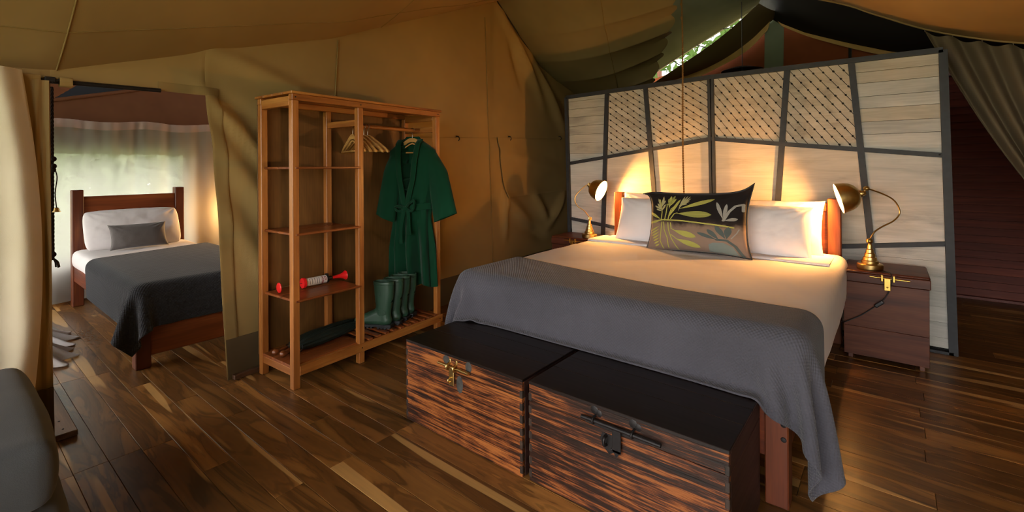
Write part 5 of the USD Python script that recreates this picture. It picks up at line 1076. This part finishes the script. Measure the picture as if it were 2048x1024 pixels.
# ================================================================== AIR HORN
hp0, hp1 = np.array([-3.193, 1.472, .598]), np.array([-3.185, 1.952, .596]); hd = hp1 - hp0; HL = np.linalg.norm(hd); hd /= HL
hn = thing('air_horn', 'red and white pump air horn lying on the lowest shelf board', 'air horn', (hp0 + hp1) / 2 * np.array([1, 1, 0]) + np.array([0, 0, .56]))
ah = lambda prof, s, n_=28: align(lathe(prof, n_), hp0 + hd * s, hd)
part(hn, 'plunger_disc', ah([(0, -.004), (.030, -.004), (.034, -.001), (.034, .003), (.008, .006), (0, .006)], 0.0), red_plastic, smooth=35)
part(hn, 'plunger_rod', ah([(0, 0), (.0028, 0), (.0028, .17), (0, .17)], 0.0), steel, smooth=35)
part(hn, 'pump_cap', ah([(.004, -.003), (.034, -.003), (.036, 0), (.036, .016), (.030, .020), (0, .02)], .160), red_plastic, smooth=35)
can = part(hn, 'canister', ah([(0, 0), (.0285, 0), (.0285, .155), (0, .155)], .176), white_label, smooth=35)
part(hn, 'valve', cat_(ah([(0, 0), (.030, 0), (.030, .014), (.018, .018), (.012, .05), (0, .05)], .332), cbox(hp0 + hd * .33 + (-.012, 0, .02), hp0 + hd * .35 + (.012, .0, .038), .002)), black_plastic, smooth=35)
part(hn, 'trumpet', ah([(.007, .0), (.009, .0), (.0115, .04), (.016, .08), (.024, .105), (.033, .120), (.0345, .122), (.030, .120), (.020, .100), (.012, .07), (.007, .03)], .366), red_plastic, smooth=35)
e1 = np.cross(hd, [0, 0, 1.0]); e1 /= np.linalg.norm(e1); e2 = np.cross(e1, hd)
def can_text(txt, hgt, s0, ang0, mat, nm):
    m = meshkit.text_mesh(txt, hgt, .0008, True); v, f = trimesh.remesh.subdivide_to_size(m.vertices, m.faces, .006); r_ = .0287 + v[:, 2]
    an = ang0 + v[:, 0] / .0287; sp = s0 + v[:, 1]
    P_ = hp0 + hd * sp[:, None] + (np.cos(an) * r_)[:, None] * e1 + (np.sin(an) * r_)[:, None] * e2
    t_ = trimesh.Trimesh(P_, f, process=False); part(can, nm, t_, mat)
can_text('AIR', .019, .302, -1.57 + 1.57 - .02 if False else 0.62, label_ink, 'lettering') if False else None
def can_word(txt, hgt, s_base, mat):
    """letters run around the canister, capitals towards the trumpet"""
    m = meshkit.text_mesh(txt, hgt, .0008, True); L_ = m.vertices[:, 0].max(); v, f = trimesh.remesh.subdivide_to_size(m.vertices, m.faces, .005); r_ = .0287 + v[:, 2]
    an = 1.12 - v[:, 0] / .0287 + (L_ / 2) / .0287 * 0.0; sp = s_base + v[:, 1]
    P_ = hp0 + hd * sp[:, None] + (np.cos(an) * r_)[:, None] * e1 + (np.sin(an) * r_)[:, None] * e2
    part(can, 'lettering', trimesh.Trimesh(P_, f, process=False), mat)
can_word('AIR', .0145, .309, label_ink); can_word('HORN', .0145, .288, label_ink)
for sp in (.20, .218, .236, .254, .268):
    an = np.linspace(1.0, -.5, 16); P_ = np.stack([hp0 + hd * (sp + o) + (np.cos(a_) * .0289) * e1 + (np.sin(a_) * .0289) * e2 for a_ in an for o in (0, .004)]).reshape(16, 2, 3)
    part(can, 'fine_print', grid(P_), grey_ink)

# ================================================================== SINGLE BED in the annex
sb = thing('single_bed', 'dark wooden single bed seen through the doorway', 'bed', (-5.3, 1.42, 0))
for y0, y1 in ((.915, 1.005), (1.80, 1.888)):
    part(sb, 'headboard_post', cbox((-6.57, y0, 0), (-6.47, y1, 1.19), .006), bed_z); part(sb, 'leg', cbox((-4.165, y0 - .02, 0), (-4.07, y1 - .02, .34), .005), bed_z)
    part(sb, 'side_rail', cbox((-6.47, y0 + .012, .26), (-4.15, y0 + .045, .46), .004), bed_z if False else bed_x)
part(sb, 'headboard_rail', cbox((-6.54, 1.005, .86), (-6.50, 1.80, 1.12), .004), bed_y); part(sb, 'headboard_rail', cbox((-6.54, 1.005, .45), (-6.50, 1.80, .70), .004), bed_y)
part(sb, 'foot_rail', cbox((-4.12, .97, .08), (-4.085, 1.77, .30), .004), bed_y); part(sb, 'slat_base', cbox((-6.47, .97, .28), (-4.12, 1.80, .31), .003), bed_x)
solo('mattress', rbox((-6.46, .945, .312), (-4.10, 1.86, .50), .05, 30), linen, 'white mattress on the single bed under the sheet', 'mattress', smooth=True)
sm = rbox((-6.45, .90, .40), (-4.07, 1.90, .585), .065, 70); vv = np.array(sm.vertices); sm.vertices = vv + np.array(sm.vertex_normals) * (.018 * (meshkit.fbm(vv * np.array([2.0, 6, 4]), 4, 12) - .5))[:, None]
shm = manif(sm) - manif(rbox((-6.46, .935, .2), (-4.09, 1.87, .51), .04, 16)); sm = tri(shm) if not shm.is_empty() else sm
solo('bed_sheet', sm, linen, 'white sheet tucked over the single bed mattress', 'sheet', smooth=40)
gx = np.linspace(-5.55, -3.78, 71); gy = np.linspace(.60, 1.98, 56); GX, GY = np.meshgrid(gx, gy, indexing='ij')
GX = GX + np.clip((GY - .9) * -.25, -.3, .1) * np.clip((-4.6 - GX) / .9, 0, 1)
Pq = drape_cloth(np.stack([GX, GY, np.full_like(GX, .62) + .003 * np.sin(GX * 31 + GY * 17)], -1), [(np.array([-6.5, .868, -1.0]), np.array([-4.03, 1.96, .597]), .07)])
tb_ = thing('single_bed_throw', 'dark grey waffle throw over the foot of the single bed', 'throw', (-4.6, 1.4, .5)); blanket_part(tb_, dense(smooth_grid(Pq, 1), 2), .007, waffle_d, 'waffle_cloth')
pm, _ = pillow(.82, .44, .19, 51, 70, 50, corner=-0.02, wr=0.016); pm = place(pm, (-6.22, 1.385, .575), -.45, -math.pi / 2 + math.pi if False else math.pi / 2); 
sp_ = thing('single_pillow', 'white pillow against the headboard of the single bed', 'pillow', (-6.22, 1.385, .58)); part(sp_, 'case', pm, linen2, smooth=True)
pm, fr_ = pillow(.46, .25, .13, 52); pm = place(pm, (-6.02, 1.37, .60), -.40, math.pi / 2)
gc = thing('grey_cushion', 'small grey velvet cushion leaning on the single bed pillow', 'cushion', (-6.02, 1.37, .60)); part(gc, 'cover', pm, grey_velvet, smooth=True)
# unseen globe lamp and stool past the door jamb, placed to warm the voile
stl = thing('round_stool', 'unseen wooden stool behind the door jamb, carrying the globe lamp', 'stool', (-6.40, 2.44, 0))
part(stl, 'seat', align(lathe([(0, .55), (.15, .55), (.155, .56), (.155, .578), (.15, .585), (0, .585)], 28), (-6.40, 2.44, 0), (0, 0, 1)), bed_x, smooth=30)
for q_ in range(4): part(stl, 'leg', tube([(-6.40 + .13 * math.cos(q_ * 1.571 + .785), 2.44 + .13 * math.sin(q_ * 1.571 + .785), 0), (-6.40 + .10 * math.cos(q_ * 1.571 + .785), 2.44 + .10 * math.sin(q_ * 1.571 + .785), .555)], .016, 10), bed_z, smooth=40)
gl = thing('globe_lamp', 'unseen globe lamp on the stool beyond the single bed, lighting the voile', 'lamp', (-6.40, 2.44, .585))
part(gl, 'base', align(lathe([(0, 0), (.06, 0), (.062, .012), (.02, .022), (.009, .03), (.009, .20), (.02, .205), (.02, .225), (0, .225)], 24), (-6.40, 2.44, .586), (0, 0, 1)), brass, smooth=30)
part(gl, 'globe', ball((-6.40, 2.44, .855), .05, 3), emit('globe_glow', (1.0, .55, .2), 170.0), smooth=True, label='glowing globe bulb')

# ================================================================== GREY OTTOMAN, bottom left
ot = thing('grey_ottoman', 'grey upholstered ottoman of two stacked cushions at the lower left', 'ottoman', (-2.35, -.1, 0))
def soft(lo, hi, r, seed, n=44):
    m = rbox(lo, hi, r, n); v_ = np.array(m.vertices); c = (np.array(lo) + hi) / 2; h_ = (np.array(hi) - lo) / 2; q_ = (v_ - c) / h_
    bulge = .018 * (1 - np.clip(np.abs(q_), 0, 1) ** 2).sum(1) - .012; m.vertices = v_ + np.array(m.vertex_normals) * (bulge + .010 * (meshkit.fbm(v_ * 5, 3, seed) - .5))[:, None]; return m
part(ot, 'seat_cushion', soft((-2.76, -.75, .405), (-1.90, .235, .62), .045, 4), grey_cloth, smooth=True)
part(ot, 'base', soft((-2.80, -.80, .03), (-1.84, .262, .40), .05, 5), grey_cloth, smooth=True)
for x_ in (-2.72, -2.02):
    for y_ in (-.70, .14): part(ot, 'foot', cbox((x_ - .02, y_ - .02, 0), (x_ + .02, y_ + .02, .035), .003), black_plastic)
z_ = .590; part(ot, 'piping', tube(bezier([(-2.72, .20, z_), (-2.4, .222, z_ + .006), (-1.96, .215, z_), (-1.922, .17, z_), (-1.905, -.2, z_ + .006), (-1.92, -.70, z_)], 50), .004, 6), grey_cloth, smooth=True)

# ================================================================== HANGING ROPE and PENDANT
rp = thing('hanging_rope', 'thin tan rope hanging down in front of the screen to the cushion', 'rope', (-1.42, 4.2, 1.2))
zz = np.linspace(3.38, 1.12, 420); sx_ = -1.41 - .010 * (zz - 1.12) + .006 * np.sin(zz * 3.1)
part(rp, 'strands', cat_(*[tube(np.stack([sx_ + .0042 * np.cos(zz * 150 + o), 4.2 + .0042 * np.sin(zz * 150 + o), zz], -1), .0042, 5) for o in (0, math.pi)]), rope_mat, smooth=True)
for z in (2.84, 2.72): part(rp, 'knot', ball((-1.41 - .01 * (z - 1.12), 4.2, z), .011, 2, (1, 1, 1.3)), rope_mat, smooth=True)
pd = thing('pendant_lamp', 'dark saucer pendant lamp hanging behind the top of the screen', 'pendant lamp', (-1.33, 6.0, 2.53))
part(pd, 'shade', align(lathe([(.012, .055), (.03, .05), (.12, .03), (.225, .0), (.23, -.008), (.215, -.004), (.11, .02), (.02, .04)], 40), (-1.33, 6.0, 2.52), (0, 0, 1)), black_iron, smooth=True)
part(pd, 'cable', tube([(-1.33, 6.0, 2.57), (-1.335, 6.0, 3.95)], .004, 8), black_plastic, smooth=True)
part(pd, 'lamp_holder', align(lathe([(0, 0), (.016, 0), (.016, .05), (.010, .06), (0, .06)], 16), (-1.33, 6.0, 2.50), (0, 0, 1)), black_plastic, smooth=40)
part(pd, 'bulb', ball((-1.33, 6.0, 2.485), .022, 2, (1, 1, 1.2)), steel, smooth=True)
